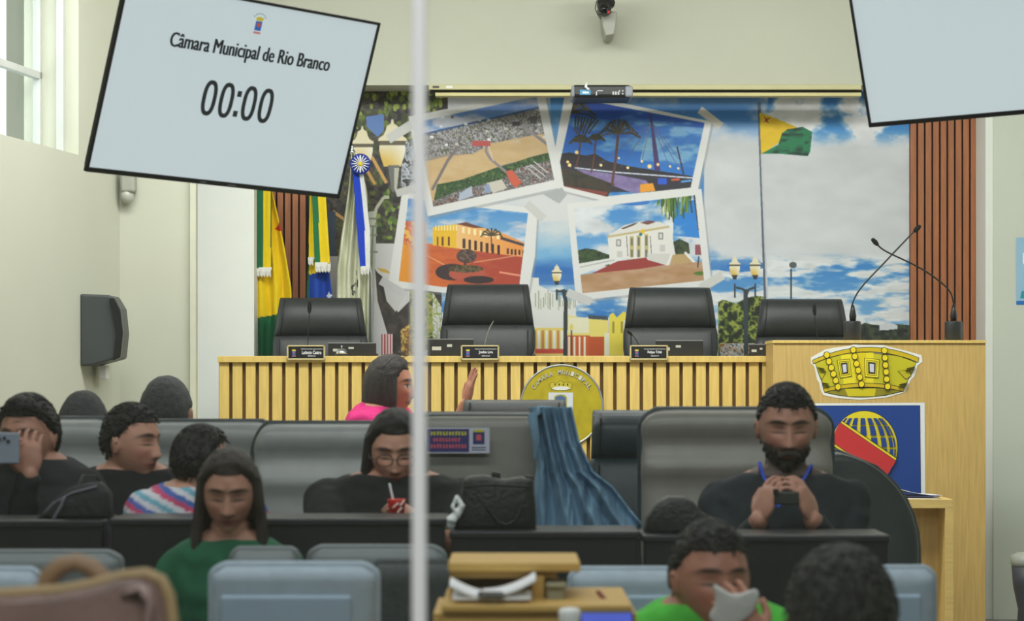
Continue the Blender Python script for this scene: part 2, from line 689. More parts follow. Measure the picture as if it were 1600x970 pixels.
# left: tree, pale wall, trunk
fill([(480, 134), (700, 134), (700, 330), (660, 330), (600, 420), (480, 420)],
     speck([(34, 30, 32), (50, 46, 44), (66, 58, 58), (84, 76, 70), (60, 66, 40), (96, 108, 50)], 41, 7))
for i in range(230):
    x, y = rng.uniform(484, 690), rng.uniform(134, 240)
    g = rng.choice(3)
    disc(x, y, rng.uniform(2, 5), rng.uniform(3, 7), [(104, 122, 48), (150, 164, 70), (60, 74, 34)][g], n=6)
fill([(572, 182), (600, 178), (600, 204), (590, 214), (573, 198)], (92, 128, 190))
for i in range(70):
    x, y = rng.uniform(588, 660), rng.uniform(300, 385)
    disc(x, y, rng.uniform(2, 5), rng.uniform(2, 6), [(84, 116, 44), (124, 150, 66), (46, 60, 34)][rng.choice(3)], n=6)
fill([(630, 215), (660, 240), (664, 320), (626, 290)], speck([(90, 96, 106), (150, 156, 168), (190, 196, 206), (56, 58, 60)], 44, 6))
for a_ in ([(581, 245), (604, 286)], [(571, 262), (586, 288)], [(520, 330), (545, 348)]):
    line(a_, 5, (206, 160, 92))
rect(484, 330, 524, 405, (58, 74, 96))
rect(560, 380, 690, 590, (206, 205, 206))
rect(484, 400, 560, 590, (196, 196, 198))
fill([(586, 420), (590, 426), (600, 434), (612, 470), (622, 488), (640, 470), (645, 452), (690, 452), (690, 500), (650, 520), (640, 590), (606, 590), (605, 520), (590, 470)],
     speck([(44, 38, 38), (56, 50, 48), (74, 64, 60)], 47, 8))
fill([(597, 436), (628, 450), (637, 456), (618, 487), (604, 470)], (200, 200, 200))
fill([(640, 452), (676, 458), (676, 540), (652, 556), (642, 556)], speck([(96, 108, 56), (150, 160, 76), (180, 172, 90), (70, 70, 50)], 48, 6))
fill([(676, 456), (690, 480), (688, 520), (676, 540)], speck([(206, 208, 206), (150, 164, 76), (206, 208, 206)], 49, 5))
fill([(596, 522), (614, 522), (614, 556), (596, 556)], lambda X, Y: np.where(((X * .45).astype(int) % 2 == 0)[..., None], A((176, 70, 74)), A((226, 214, 214))))
fill([(626, 516), (640, 505), (650, 590), (628, 590)], speck([(190, 140, 70), (120, 90, 50), (216, 180, 96)], 50, 5))
fill([(588, 418), (604, 421), (612, 428), (596, 425)], (206, 168, 70))
# white lattice column by the flags
line([(577, 560), (581, 400), (583, 350), (580, 330)], 11, (176, 182, 168))
line([(577, 560), (581, 400), (583, 350)], 3, (120, 126, 110))
line([(583, 352), (588, 325), (600, 308), (608, 308)], 5, (188, 192, 168))
for y in (340, 352, 366, 392):
    rect(575, y, 590, y + 3, (130, 136, 120))


def lamp(cx, top, s_, seed, post=True, bot=560):
    """street lantern, s_ = globe half width"""
    ivory, gold = (232, 222, 190), (226, 190, 96)
    v = s_ * .67

    def q(*p):
        return [(cx + x * s_, top + y * v) for x, y in p] + [(cx - x * s_, top + y * v) for x, y in p[::-1]]
    fill(q((.95, 2.6), (.98, 3.1), (.88, 3.9), (.62, 5)), lambda X, Y: mix(mix(A(ivory), A((244, 240, 226)), (X - cx) / s_), A(gold), (Y - top - 2.8 * v) / (2.6 * v) * (1.2 - (X - cx) / s_)))
    fill(q((1.02, 2.15), (.95, 2.6)), (96, 88, 70))
    fill(q((.06, -.3), (.12, .2), (.42, .5), (.5, 1.0), (.66, 1.5), (1.04, 1.85), (1.06, 2.15)), ivory)
    fill(q((.6, 5), (.4, 5.6), (.3, 6.2)), (52, 54, 58))


lamp(566, 200, 17, 1, False)
line([(566, 286), (564, 330)], 9, (70, 66, 66))
lamp(613, 190, 21, 2, False)
fill([(606, 258), (624, 258), (620, 300), (612, 300)], (112, 112, 108))
fill([(616, 262), (624, 262), (620, 296), (616, 296)], (190, 190, 176))
# buildings at the bottom middle
fill([(826, 433), (842, 434), (842, 446), (856, 452), (862, 456), (868, 456), (868, 470), (900, 470), (900, 556), (826, 556)], (226, 226, 222))
for i in range(26):
    x = rng.uniform(828, 900)
    line([(x, rng.uniform(452, 470)), (x, rng.uniform(474, 486))], 1.2, (150, 160, 130))
rect(832, 512, 886, 556, (232, 208, 110))
for i in range(9):
    rect(834 + i * 6, 516, 838 + i * 6, 545, (240, 240, 232) if i % 2 else (206, 140, 80))
rect(836, 545, 880, 552, (208, 76, 60))
fill([(884, 492), (920, 498), (950, 500), (952, 560), (884, 560)], (236, 220, 120))
rect(888, 496, 920, 520, (236, 232, 200))
rect(886, 524, 922, 556, (206, 96, 44))
for x in (888, 896, 904, 912):
    rect(x, 526, x + 3, 556, (244, 238, 216))
rect(920, 526, 944, 556, (198, 84, 36))
rect(945, 520, 975, 556, (232, 232, 214))
fill([(918, 492), (950, 494), (950, 500), (920, 498)], (62, 76, 88))
fill([(952, 500), (952, 492), (958, 488), (964, 496), (968, 492), (975, 486), (984, 496), (984, 556), (952, 556)], (234, 216, 80))
for x in (957, 970, 978):
    rect(x, 502, x + 3, 520, (150, 140, 60))
rect(975, 500, 990, 556, (226, 228, 220))
# trees right of the third chair
fill([(1122, 472), (1130, 468), (1150, 474), (1165, 466), (1180, 462), (1200, 464), (1200, 556), (1122, 556)],
     speck([(24, 32, 22), (38, 52, 24), (84, 100, 36), (150, 160, 70), (50, 62, 30)], 51, 7))
rect(1125, 536, 1185, 556, speck([(200, 190, 180), (90, 110, 120), (220, 220, 216), (190, 120, 50), (60, 80, 60)], 52, 4))
fill([(1342, 508), (1352, 504), (1362, 507), (1374, 508), (1374, 515), (1388, 516), (1400, 506), (1421, 508), (1421, 560), (1340, 560)],
     speck([(30, 36, 34), (46, 54, 44), (64, 74, 54)], 53, 6))
fill([(1374, 508), (1390, 504), (1402, 508), (1402, 514), (1374, 516)], (206, 210, 216))
# street lamps on posts
line([(883, 556), (884, 470), (880, 452)], 6, (46, 54, 60))
line([(868, 455), (886, 455)], 3, (46, 54, 60))
lamp(870, 414, 7.5, 3, False)
line([(870, 452), (870, 468)], 2.5, (40, 46, 52))
line([(1166, 556), (1165, 452)], 7, (52, 62, 70))
line([(1150, 449), (1162, 452), (1166, 462), (1170, 452), (1180, 449)], 3.5, (52, 62, 70))
for cx in (1148, 1180):
    lamp(cx, 401, 8.5, 4, False)
    line([(cx, 443), (cx, 465)], 2.5, (46, 54, 62))
line([(893, 556), (893, 515)], 2, (60, 60, 50))
disc(893, 511, 3, 5, (230, 210, 110))
line([(1236, 470), (1236, 420)], 2.5, (50, 56, 60))
disc(1239, 414, 6, 5, (86, 92, 92))
# flagpole and flag
line([(1186, 160), (1197, 500)], 5, (88, 98, 116))
line([(1190, 240), (1200, 500)], 3, (196, 200, 206))
fill([(1187, 176), (1205, 182), (1244, 198), (1244, 202), (1222, 214), (1218, 222), (1189, 242)], lambda X, Y: mix(A((238, 206, 20)), A((214, 170, 20)), vnoise(X, Y, 9, 6)))
fill([(1216, 226), (1222, 208), (1230, 202), (1254, 198), (1269, 206), (1266, 236), (1262, 244), (1240, 242), (1216, 240), (1190, 240)],
     lambda X, Y: mix(A((22, 120, 78)), A((10, 52, 42)), (vnoise(X * .6, Y * 1.6, 7, 7, 2) - .4) * 3))
fill([(1193, 181), (1197, 185), (1204, 184), (1199, 188), (1202, 193), (1197, 190), (1194, 191), (1196, 187)], (160, 40, 36))


def photo(outer, inner, skyfn):
    fill([(x + 3, y + 4) for x, y in outer], (150, 152, 156), k=.5)
    fill(outer, (226, 226, 226))
    fill(inner, skyfn)


def tape(cx, cy, ln, wd, ang, col=(205, 205, 203)):
    a = math.radians(ang)
    dx, dy = math.cos(a) * ln / 2, math.sin(a) * ln / 2
    ex, ey = -math.sin(a) * wd / 2, math.cos(a) * wd / 2
    fill([(cx - dx - ex, cy - dy - ey), (cx + dx - ex, cy + dy - ey), (cx + dx + ex, cy + dy + ey), (cx - dx + ex, cy - dy + ey)], col)


# photo 3: lower left, orange square at dusk
I3 = [(638, 310), (664, 313), (668, 335), (677, 335), (738, 323), (825, 333), (812, 441), (812, 447), (690, 448), (623, 439)]
photo([(628, 300), (840, 326), (836, 400), (826, 455), (700, 458), (606, 448)], I3, clouds((50, 130, 206), (150, 190, 220), 310, 390, (206, 212, 226), 0.44, 61, 40, 3, .25))
fill([(620, 378), (668, 380), (712, 388), (822, 400), (822, 450), (615, 450)], lambda X, Y: mix(A((216, 110, 50)), A((176, 66, 48)), (X - 660) / 120 + (vnoise(X, Y * 3, 14, 62) - .5)), I3)
fill([(628, 345), (664, 345), (666, 390), (626, 385)], speck([(228, 130, 60), (206, 96, 60), (240, 190, 80)], 63, 7), I3)
fill([(676, 355), (713, 350), (713, 388), (676, 383)], (238, 190, 40), I3)
fill([(713, 350), (730, 348), (790, 366), (820, 380), (820, 402), (713, 388)], lambda X, Y: mix(A((244, 196, 130)), A((236, 150, 70)), (X - 713) / 100), I3)
fill([(713, 350), (728, 347), (756, 356), (740, 356)], (110, 60, 50), I3)
fill([(782, 369), (822, 382), (822, 386), (782, 374)], (70, 60, 70), I3)
for i in range(8):
    x = 680 + i * 4.6
    rect(x, 352, x + 2, 360, (250, 232, 170), I3)
for x, w_ in ((683, 2), (690, 3), (700, 3)):
    rect(x, 370, x + w_, 384, (110, 50, 40), I3)
for i in range(7):
    x = 723 + i * 9
    y = 373 + i * 1.6
    rect(x, y, x + 4, y + 15, (60, 30, 34), I3)
    rect(x - 1, y - 18, x + 3, y - 9, (252, 236, 180), I3)
for i in range(5):
    rect(792 + i * 6, 388 + i * .8, 795 + i * 6, 397 + i * .8, (70, 40, 40), I3)
line([(665, 398), (710, 422)], 1.5, (244, 170, 110), I3)
line([(740, 410), (815, 398)], 1.2, (236, 170, 130), I3)
line([(780, 425), (822, 432)], 3, (236, 150, 120), I3)
fill([(623, 385), (640, 380), (650, 400), (668, 450), (640, 450), (612, 440)], (240, 176, 40), I3, k=.6)
line([(768, 392), (768, 366)], 2, (60, 40, 40), I3)
for a in range(7):
    an = PI + a * PI / 6
    line([(768, 368), (768 + 13 * math.cos(an), 366 + 10 * math.sin(an)), (768 + 17 * math.cos(an), 370 + 8 * math.sin(an))], 2.2, (70, 66, 50), I3)
disc(729, 400, 16, 11, speck([(90, 70, 66), (66, 50, 50), (116, 90, 80)], 64, 4), I3)
line([(727, 405), (726, 420)], 4, (80, 50, 46), I3)
disc(706, 425, 26, 13, (60, 42, 46), I3)
disc(730, 428, 29, 11, (186, 86, 66), I3)
disc(728, 420, 27, 6, speck([(66, 60, 40), (110, 90, 60)], 65, 3), I3)
disc(748, 437, 24, 6, (50, 36, 40), I3)

# photo 1: upper left, aerial of the brown river
I1 = [(650, 191), (838, 150), (866, 281), (677, 323)]
photo([(638, 182), (850, 140), (880, 292), (668, 338)], I1, clouds((110, 140, 200), (60, 120, 190), 150, 220, (196, 200, 216), 0.36, 71, 40, 2, .25))
fill(I1, (150, 140, 130), I1, k=lambda X, Y: (Y > 232 - (X - 650) * .24) * 1.0)
city = speck([(96, 90, 88), (124, 120, 122), (150, 148, 154), (178, 178, 184), (118, 112, 98), (84, 92, 76)], 72, 3.2)
fill([(655, 212), (842, 167), (856, 240), (700, 240), (660, 250)], city, I1)
line([(652, 212), (842, 168)], 3, (46, 80, 130), I1)
fill([(648, 256), (700, 244), (740, 240), (768, 224), (830, 212), (866, 206), (866, 240), (790, 256), (720, 284), (676, 318), (655, 300)],
     lambda X, Y: mix(A((216, 190, 148)), A((196, 160, 110)), vnoise(X, Y * 2, 20, 73)), I1)
fill([(683, 288), (720, 281), (775, 262), (800, 255), (830, 245), (858, 238), (866, 262), (760, 288), (690, 312), (678, 312)], speck([(42, 74, 38), (56, 96, 46), (34, 56, 32), (84, 110, 60)], 74, 5), I1)
fill([(676, 314), (720, 296), (780, 282), (810, 262), (860, 250), (868, 284), (676, 326)], speck([(96, 92, 90), (140, 140, 146), (76, 60, 54), (170, 170, 178), (110, 80, 70)], 75, 4), I1)
fill([(718, 302), (737, 290), (739, 306), (716, 314)], (176, 186, 206), I1)
fill([(760, 286), (784, 280), (792, 294), (770, 302)], (206, 200, 190), I1)
fill([(755, 290), (764, 287), (768, 300), (758, 302)], (140, 156, 186), I1)
for o_ in (0, 5, 10):
    line([(824 + o_, 262 - o_), (846 + o_, 280 - o_)], 2, (196, 190, 190), I1)
line([(675, 297), (700, 250), (714, 232)], 4.5, (122, 112, 116), I1)
line([(762, 222), (759, 236), (766, 248), (800, 276)], 4, (140, 130, 136), I1)
line([(767, 212), (762, 224), (771, 252)], 1.2, (214, 210, 206), I1)
line([(817, 197), (856, 226)], 4.5, (140, 130, 136), I1)
fill([(790, 268), (800, 265), (815, 285), (806, 294), (798, 286)], (206, 92, 66), I1)
rect(738, 220, 766, 228, (186, 76, 76), I1)
rect(800, 190, 812, 197, (60, 54, 60), I1)
rect(828, 182, 838, 192, (90, 90, 100), I1)
for i in range(24):
    rx, ry = rng.uniform(670, 850), rng.uniform(176, 226)
    rect(rx, ry, rx + 5, ry + 4, [(226, 226, 230), (110, 106, 110), (196, 190, 186)][i % 3], I1)

# photo 2: upper right, cable bridge at dusk
I2 = [(897, 153), (1101, 192), (1079, 293), (947, 307), (881, 291), (875, 253)]
photo([(882, 150), (925, 151), (1112, 190), (1090, 300), (1080, 305), (960, 318), (872, 296), (866, 240)], I2,
      clouds((18, 66, 170), (40, 116, 200), 153, 260, (120, 176, 220), 0.5, 81, 50, 2.6, 0.25))
fill([(1015, 192), (1100, 200), (1088, 262), (1000, 250)], clouds((36, 110, 190), (60, 130, 200), 190, 262, (150, 196, 222), 0.42, 82, 40, 3), I2, k=.7)
fill([(875, 240), (890, 238), (915, 243), (930, 240), (950, 252), (985, 260), (1081, 275), (1081, 280), (875, 262)], (38, 32, 40), I2)
fill([(870, 256), (900, 262), (1082, 276), (1082, 300), (870, 300)], (46, 44, 58), I2)
fill([(900, 264), (960, 272), (1010, 282), (1020, 297), (990, 302), (930, 280)], lambda X, Y: mix(A((150, 140, 190)), A((110, 90, 140)), vnoise(X, Y, 8, 83)), I2)
line([(898, 262), (960, 269), (1082, 278)], 2.2, (200, 206, 226), I2)
fill([(870, 262), (905, 268), (960, 288), (948, 310), (870, 294)], speck([(40, 36, 32), (56, 52, 40), (66, 50, 36)], 84, 6), I2)
fill([(875, 289), (950, 300), (946, 309), (880, 294)], (130, 60, 54), I2)
fill([(1000, 288), (1020, 286), (1024, 298), (1000, 301)], (236, 160, 40), I2)
fill([(1028, 278), (1042, 278), (1042, 288), (1028, 288)], (40, 90, 210), I2)
line([(1049, 281), (1062, 280)], 3, (220, 96, 60), I2)
line([(1064, 284), (1080, 282)], 3, (90, 160, 230), I2)
fill([(1015, 176), (1018, 178), (1032, 266), (1023, 268)], (70, 50, 110), I2)
line([(1058, 229), (1068, 272)], 2.4, (50, 44, 76), I2)
for x in (935, 970, 1000):
    line([(1016, 194), (x, 264 - (1000 - x) * .1)], .9, (90, 96, 130), I2)
for x in (1045, 1058, 1068):
    line([(1018, 190), (x, 258)], .9, (90, 96, 140), I2)
for x, y, r_ in ((901, 238, 3), (887, 253, 2.4), (939, 258, 2.4), (981, 262, 2.4), (1003, 252, 2.2), (1015, 260, 3.6), (1028, 257, 2.5), (1047, 260, 2), (1060, 263, 2), (967, 247, 1.8), (890, 258, 3)):
    disc(x, y, r_, r_, (255, 220, 150), I2, 8)


def palm(x, y, xb, yb, r, seed, wd, trunk=2.5):
    rr = np.random.default_rng(seed)
    line([(x, y), ((x + xb) / 2 + 1, (y + yb) / 2), (xb, yb)], trunk, (96, 56, 44), I2)
    for k in range(17):
        an = -PI * (k / 16.0) + rr.uniform(-.1, .1)
        e = (x + r * math.cos(an) * .7, y + r * math.sin(an) * .75)
        g = (x + r * math.cos(an) * 1.15, y + r * math.sin(an) * .45 + r * .25)
        line([(x, y), e, g], wd * .62, [(54, 52, 40), (80, 70, 50), (40, 40, 36)][k % 3], I2)


palm(966, 208, 956, 290, 30, 1, 3.4, 4)
palm(907, 222, 900, 262, 16, 2, 3)
palm(931, 218, 924, 270, 13, 3, 3)
palm(893, 176, 880, 190, 34, 4, 4)
for k in range(8):
    line([(900 + k * 5, 180 + k), (898 + k * 3, 205 + (k % 3) * 4)], 2.5, (60, 54, 40), I2)

# photo 4: lower right, white palace
I4 = [(896, 327), (1086, 305), (1100, 438), (910, 458)]
photo([(886, 318), (1096, 295), (1112, 446), (900, 470)], I4, clouds((54, 130, 206), (110, 170, 220), 305, 400, (218, 222, 228), 0.33, 91, 55, 1.6))
disc(990, 316, 26, 5, (44, 120, 200), I4)
fill([(1052, 316), (1088, 312), (1094, 372), (1052, 368)], clouds((30, 124, 214), (50, 140, 220), 305, 400, (218, 222, 228), 0.62, 92, 40, 1.6), I4)
fill([(903, 391), (915, 388), (930, 390), (940, 394), (952, 398), (952, 415), (905, 415)], speck([(40, 62, 34), (60, 86, 44), (30, 44, 30)], 93, 5), I4)
fill([(1052, 378), (1062, 373), (1076, 380), (1078, 396), (1056, 400)], speck([(36, 48, 34), (60, 76, 46)], 94, 4), I4)
fill([(949, 369), (972, 364), (1040, 353), (1050, 355), (1054, 400), (1030, 408), (985, 404), (953, 404)], (230, 228, 224), I4)
fill([(949, 369), (975, 352), (998, 346), (1030, 346), (1046, 354), (1042, 356), (950, 371)], (224, 222, 218), I4)
fill([(970, 357), (990, 349), (998, 347), (990, 352), (974, 358)], (80, 60, 60), I4)
fill([(1000, 348), (1016, 344), (1024, 347), (1012, 351)], (120, 70, 66), I4)
line([(949, 370), (1046, 354)], 3.2, (196, 180, 130), I4)
for x in (984, 995, 1007):
    rect(x, 369 - (x - 984) * .15, x + 6, 402, (196, 180, 120), I4)
    rect(x + 1.5, 372 - (x - 984) * .15, x + 4.5, 384, (110, 110, 100), I4)
    rect(x + 1.5, 390, x + 4.5, 402, (110, 110, 110), I4)
for x, y in ((963, 374), (1029, 363)):
    rect(x, y, x + 7, y + 11, (120, 124, 124), I4)
    rect(x + 1.5, y + 1.5, x + 5.5, y + 9.5, (216, 214, 210), I4)
rect(964, 392, 972, 402, (204, 202, 200), I4)
rect(1031, 382, 1039, 393, (204, 202, 200), I4)
for x in (979, 1016):
    line([(x, 369), (x + 2, 400)], .9, (60, 60, 64), I4)
disc(1004, 362, 3.5, 4, (236, 190, 30), I4)
disc(1001, 366, 2.6, 2.6, (20, 120, 150), I4)
fill([(903, 412), (960, 402), (963, 408), (905, 430)], (226, 226, 224), I4)
line([(903, 418), (960, 406)], 1.2, (160, 160, 160), I4)
fill([(925, 427), (965, 408), (1010, 402), (1012, 406), (1040, 414), (1000, 420)], (156, 56, 52), I4)
fill([(1011, 396), (1050, 396), (1044, 416), (1036, 412), (1012, 406)], (214, 212, 208), I4)
line([(1050, 396), (1042, 416)], 3, (236, 236, 232), I4)
fill([(1051, 398), (1072, 396), (1084, 412), (1046, 415)], (190, 160, 112), I4)
line([(1070, 394), (1086, 411)], 4, (232, 232, 230), I4)
fill([(904, 430), (925, 427), (1000, 420), (1046, 414), (1100, 408), (1104, 440), (908, 462)],
     lambda X, Y: mix(A((196, 160, 130)), A((172, 130, 88)), vnoise(X, Y * 3.5, 26, 95) * 1.6 - .3), I4)
disc(1094, 427, 10, 3, (86, 122, 46), I4)
line([(1092, 400), (1090, 418)], 2, (50, 50, 54), I4)
rect(1086, 382, 1096, 398, (150, 80, 90), I4)
for k in range(46):
    x = 1026 + rng.uniform(0, 54)
    L = rng.uniform(14, 44) * (1 - abs(x - 1052) / 60)
    line([(x, 305), (x + rng.uniform(-4, 4), 308 + L)], 2.2, [(70, 110, 46), (110, 140, 60), (44, 70, 34), (150, 170, 90)][k % 4], I4)
line([(1084, 300), (1092, 360)], 2.4, (60, 46, 60), I4)

# tapes and a curled corner
tape(625, 206, 44, 15, -32)
tape(1110, 184, 42, 12, 38, (212, 206, 196))
tape(836, 330, 36, 13, 42)
tape(640, 296, 44, 12, -16, (200, 200, 198))
tape(612, 448, 40, 13, 30, (196, 196, 196))
tape(905, 464, 40, 13, 22, (206, 206, 204))
tape(1112, 440, 40, 14, -30, (208, 208, 204))
fill([(848, 303), (878, 293), (886, 304), (874, 318), (866, 314)], (176, 178, 182))
fill([(640, 297), (880, 293), (880, 300), (640, 306)], (214, 214, 216), k=0.0)

small = IMG.reshape(len(uy), SSN, len(ux), SSN, 3).mean((1, 3))
GX, GY = np.meshgrid(ux, uy)
n0, n1 = GX.shape
vx = (GX - 800) / F * MY
vz = ZC - (GY - 600) / F * MY
co = np.stack([vx, np.full_like(vx, MY), vz], -1).reshape(-1, 3)
ii, jj = np.meshgrid(np.arange(n0 - 1), np.arange(n1 - 1), indexing='ij')
a = (ii * n1 + jj).ravel()
quads = np.stack([a, a + n1, a + n1 + 1, a + 1], 1)
me = bpy.data.meshes.new('mural')
me.vertices.add(len(co)); me.vertices.foreach_set('co', co.ravel())
me.loops.add(quads.size); me.loops.foreach_set('vertex_index', quads.ravel())
me.polygons.add(len(quads)); me.polygons.foreach_set('loop_start', np.arange(len(quads)) * 4)
me.update(calc_edges=True)
set_col(me, small.reshape(-1, 3))
mur = thing('mural', 'large printed mural of a cloudy sky with four taped postcard photos of city views', 'mural', P(950, 575, MY))
link('printed_sheet', me, M_print, mur)
b = MB()
b.pbox(484, 134, 1421.5, 580, MY + 0.003, 0.045)
b.build('backing_board', M_white, mur)

# projection screen case, projector, surveillance camera
t = thing('projection_screen', 'long cream retractable screen case fixed above the mural', 'projection screen', P(1008, 148, 14.4))
b = MB()
b.pbox(670, 132, 1346, 140, 14.33, 0.11)
b.build('case', mat('cream metal case', (196, 190, 146), 0.5), t, bevel=0.004)
b = MB()
b.pbox(672, 140, 1346, 144.5, 14.36, 0.07)
b.build('slot', M_black, t)
b = MB()
b.pbox(680, 144.5, 1346, 150, 14.34, 0.08)
b.build('bottom_bar', mat('cream bar', (206, 196, 140), 0.5), t, bevel=0.003)
b = MB()
b.pbox(676, 134.2, 686, 137.6, 14.328, 0.002, 0)
b.build('maker_sticker', flat((60, 60, 60)), t)
b = MB()
b.pbox(697, 134.2, 707, 138, 14.328, 0.002, 0)
b.build('maker_sticker', flat((225, 225, 220)), t)

t = thing('projector', 'black projector with silver ends mounted at the screen case above the photos', 'projector', P(940, 153, 14.050))
b = MB()
b.pbox(894, 132, 987, 152.5, 14.000, 0.3)
b.build('housing', mat('black projector plastic', (30, 31, 34), .35), t, bevel=0.02, seg=4)
b = MB()
b.pbox(893, 133, 898, 151, 13.990, 0.31)
b.build('end_cap', mat('grey end caps', (140, 144, 152), .35), t, bevel=0.01, seg=3)
b = MB()
b.pbox(977, 134, 989, 151, 13.990, 0.3)
b.build('end_cap', mat('grey end caps', (140, 144, 152), .35), t, bevel=0.01, seg=3)
b = MB()
b.pbox(906, 140, 923, 148, 13.997, 0.002, 0)
b.pbox(910, 143, 920, 146, 13.995, 0.002, 1)
b.build('blue_sticker', [flat((70, 150, 190)), flat((225, 235, 238))], t)
b = MB()
for x, y in ((968, 142), (973, 142), (973, 146.5)):
    b = MB(); b.lathe(P(x, y, 13.997), [(.0045, -.003), (.0045, .01)], 12, 'y'); b.build('port', flat((190, 192, 190)), t)
for x in (957, 961, 965):
    b = MB(); b.pbox(x, 143, x + 2.6, 148, 13.996, .003); b.build('port', flat((190, 192, 190)), t)
b = MB(); b.pbox(931, 141, 933, 149, 13.996, .003); b.pbox(931, 141, 942, 142.4, 13.996, .003)
b.build('port', flat((190, 192, 190)), t)
b = MB()
b.tube([P(917, 131, 14.050), P(915, 136, 13.980), P(919, 139, 13.990)], .008, 8)
b.build('cable', M_paper, t, True)

t = thing('security_camera', 'black camera with dangling wires on grey bracket high on the wall', 'camera', P(948, 65, 14.410))
b = MB()
b.lathe(P(945, 11, 14.050), [(.036, 0), (.04, .01), (.04, .2), (.03, .3)], 20, 'y')
b.pbox(934, -20, 958, 6, 14.070, .14)
b.lathe(P(956, 4, 14.100), [(.02, 0), (.02, .1)], 12, 'y')
b.build('housing', mat('camera black', (34, 34, 32), .35), t, True)
b = MB()
b.lathe(P(944, 13, 14.040), [(.024, 0), (.024, .02)], 20, 'y')
b.build('lens', mat('lens glass', (6, 6, 8), .08), t, True)
b = MB()
b.prism([(P(x, y, 14.350).x, P(x, y, 14.350).z) for x, y in ((938, 26), (962, 26), (960, 50), (957, 62), (944, 64), (940, 50))], 14.150, 14.430)
b.build('bracket', mat('grey bracket metal', (150, 150, 138), .4), t, bevel=.008, seg=3)
b = MB()
b.tube([P(932, 2, 14.050), P(930, 14, 14.040), P(934, 23, 14.040), P(942, 22, 14.050)], .003, 6)
b.tube([P(943, 20, 14.040), P(950, 24, 14.030), P(956, 18, 14.050)], .003, 6)
b.build('wire', M_plast, t, True)
b = MB()
b.ell(P(951, 19, 14.030), (.008, .006, .01))
b.build('red_connector', flat((190, 30, 40)), t, True)

# ================================================================== DESK BENCH AND PODIUM
YB = 13.5
t = thing('council_bench', 'long pale oak council bench with vertical slatted front', 'bench', P(774, 900, YB))
b = MB()
b.pbox(340, 556, 1340, 566, YB - 0.02, 0.32)
b.build('worktop', M_slat, t, bevel=.003)
b = MB()
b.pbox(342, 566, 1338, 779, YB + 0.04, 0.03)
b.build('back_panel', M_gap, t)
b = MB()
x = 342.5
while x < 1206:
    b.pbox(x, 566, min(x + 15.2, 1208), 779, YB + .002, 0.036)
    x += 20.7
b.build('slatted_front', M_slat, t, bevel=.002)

t = thing('podium', 'tall oak podium cabinet right of the bench carrying crest stickers', 'podium', P(1374, 960, 13.1))
b = MB()
b.pbox(1208, 534, 1540, 1003, 13.1, .375)
b.build('body', M_oak, t, bevel=.003)
b = MB()
b.pbox(1207, 531.5, 1541, 536, 13.09, .39)
b.build('top', M_slat, t, bevel=.002)


def loop(cx, cy, rx, ry, n=20, a0=0, a1=2 * PI):
    return [(cx + rx * math.cos(a0 + (a1 - a0) * i / (n - (a1 - a0 < 6.2)))
             , cy + ry * math.sin(a0 + (a1 - a0) * i / (n - (a1 - a0 < 6.2)))) for i in range(n)]


class Art:
    """flat printed artwork cut from thin sheets laid one over another"""
    def __init__(s, Y):
        s.Y, s.mb, s.mats, s.k = Y, MB(), [], 0

    def idx(s, c):
        m = flat(c)
        if m not in s.mats:
            s.mats.append(m)
        return s.mats.index(m)

    def poly(s, pts, c, grow=None):
        s.k += 1
        y1 = s.Y - s.k * 0.00025
        q = [P(x, y, s.Y) for x, y in pts]
        s.mb.prism([(v.x, v.z) for v in q], y1, s.Y, s.idx(c))

    def edge(s, pts, c, line_=1.0):
        cx = sum(p[0] for p in pts) / len(pts); cy = sum(p[1] for p in pts) / len(pts)
        s.poly(pts, (24, 22, 18))
        out = []
        n = len(pts)
        for i, (x, y) in enumerate(pts):
            xa, ya = pts[i - 1]; xb, yb = pts[(i + 1) % n]
            d1 = Vector((x - xa, y - ya)); d2 = Vector((xb - x, yb - y))
            if d1.length < 1e-6 or d2.length < 1e-6:
                out.append((x, y)); continue
            d1.normalize(); d2.normalize()
            t_ = d1 + d2
            if t_.length < 1e-6:
                out.append((x, y)); continue
            t_.normalize()
            nrm = Vector((-t_.y, t_.x))
            if not s.ccw(pts):
                nrm = -nrm
            out.append((x + nrm.x * line_, y + nrm.y * line_))
        s.poly(out, c)

    @staticmethod
    def ccw(pts):
        a = 0
        for i in range(len(pts)):
            x0, y0 = pts[i - 1]; x1, y1 = pts[i]
            a += x0 * y1 - x1 * y0
        return a > 0

    def stroke(s, pts, wd, c):
        L, Rr = [], []
        n = len(pts)
        for i, (x, y) in enumerate(pts):
            xa, ya = pts[max(i - 1, 0)]; xb, yb = pts[min(i + 1, n - 1)]
            d = Vector((xb - xa, yb - ya))
            d.normalize()
            L.append((x - d.y * wd / 2, y + d.x * wd / 2)); Rr.append((x + d.y * wd / 2, y - d.x * wd / 2))
        s.poly(L + Rr[::-1], c)

    def done(s, name, parent):
        return s.mb.build(name, s.mats, parent)


def bow(x0, x1, yl, ym, yr, n=14):
    """arc through left, mid, right heights"""
    out = []
    for i in range(n):
        k = i / (n - 1)
        out.append((x0 + (x1 - x0) * k, yl * (1 - k) * (1 - 2 * k) + ym * 4 * k * (1 - k) + yr * k * (2 * k - 1)))
    return out


# --- the golden wall crown sticker.  crop scale 3.882, origin (1240, 530)
def cr(x, y):
    return (1240 + x / 3.882, 530 + y / 3.882)


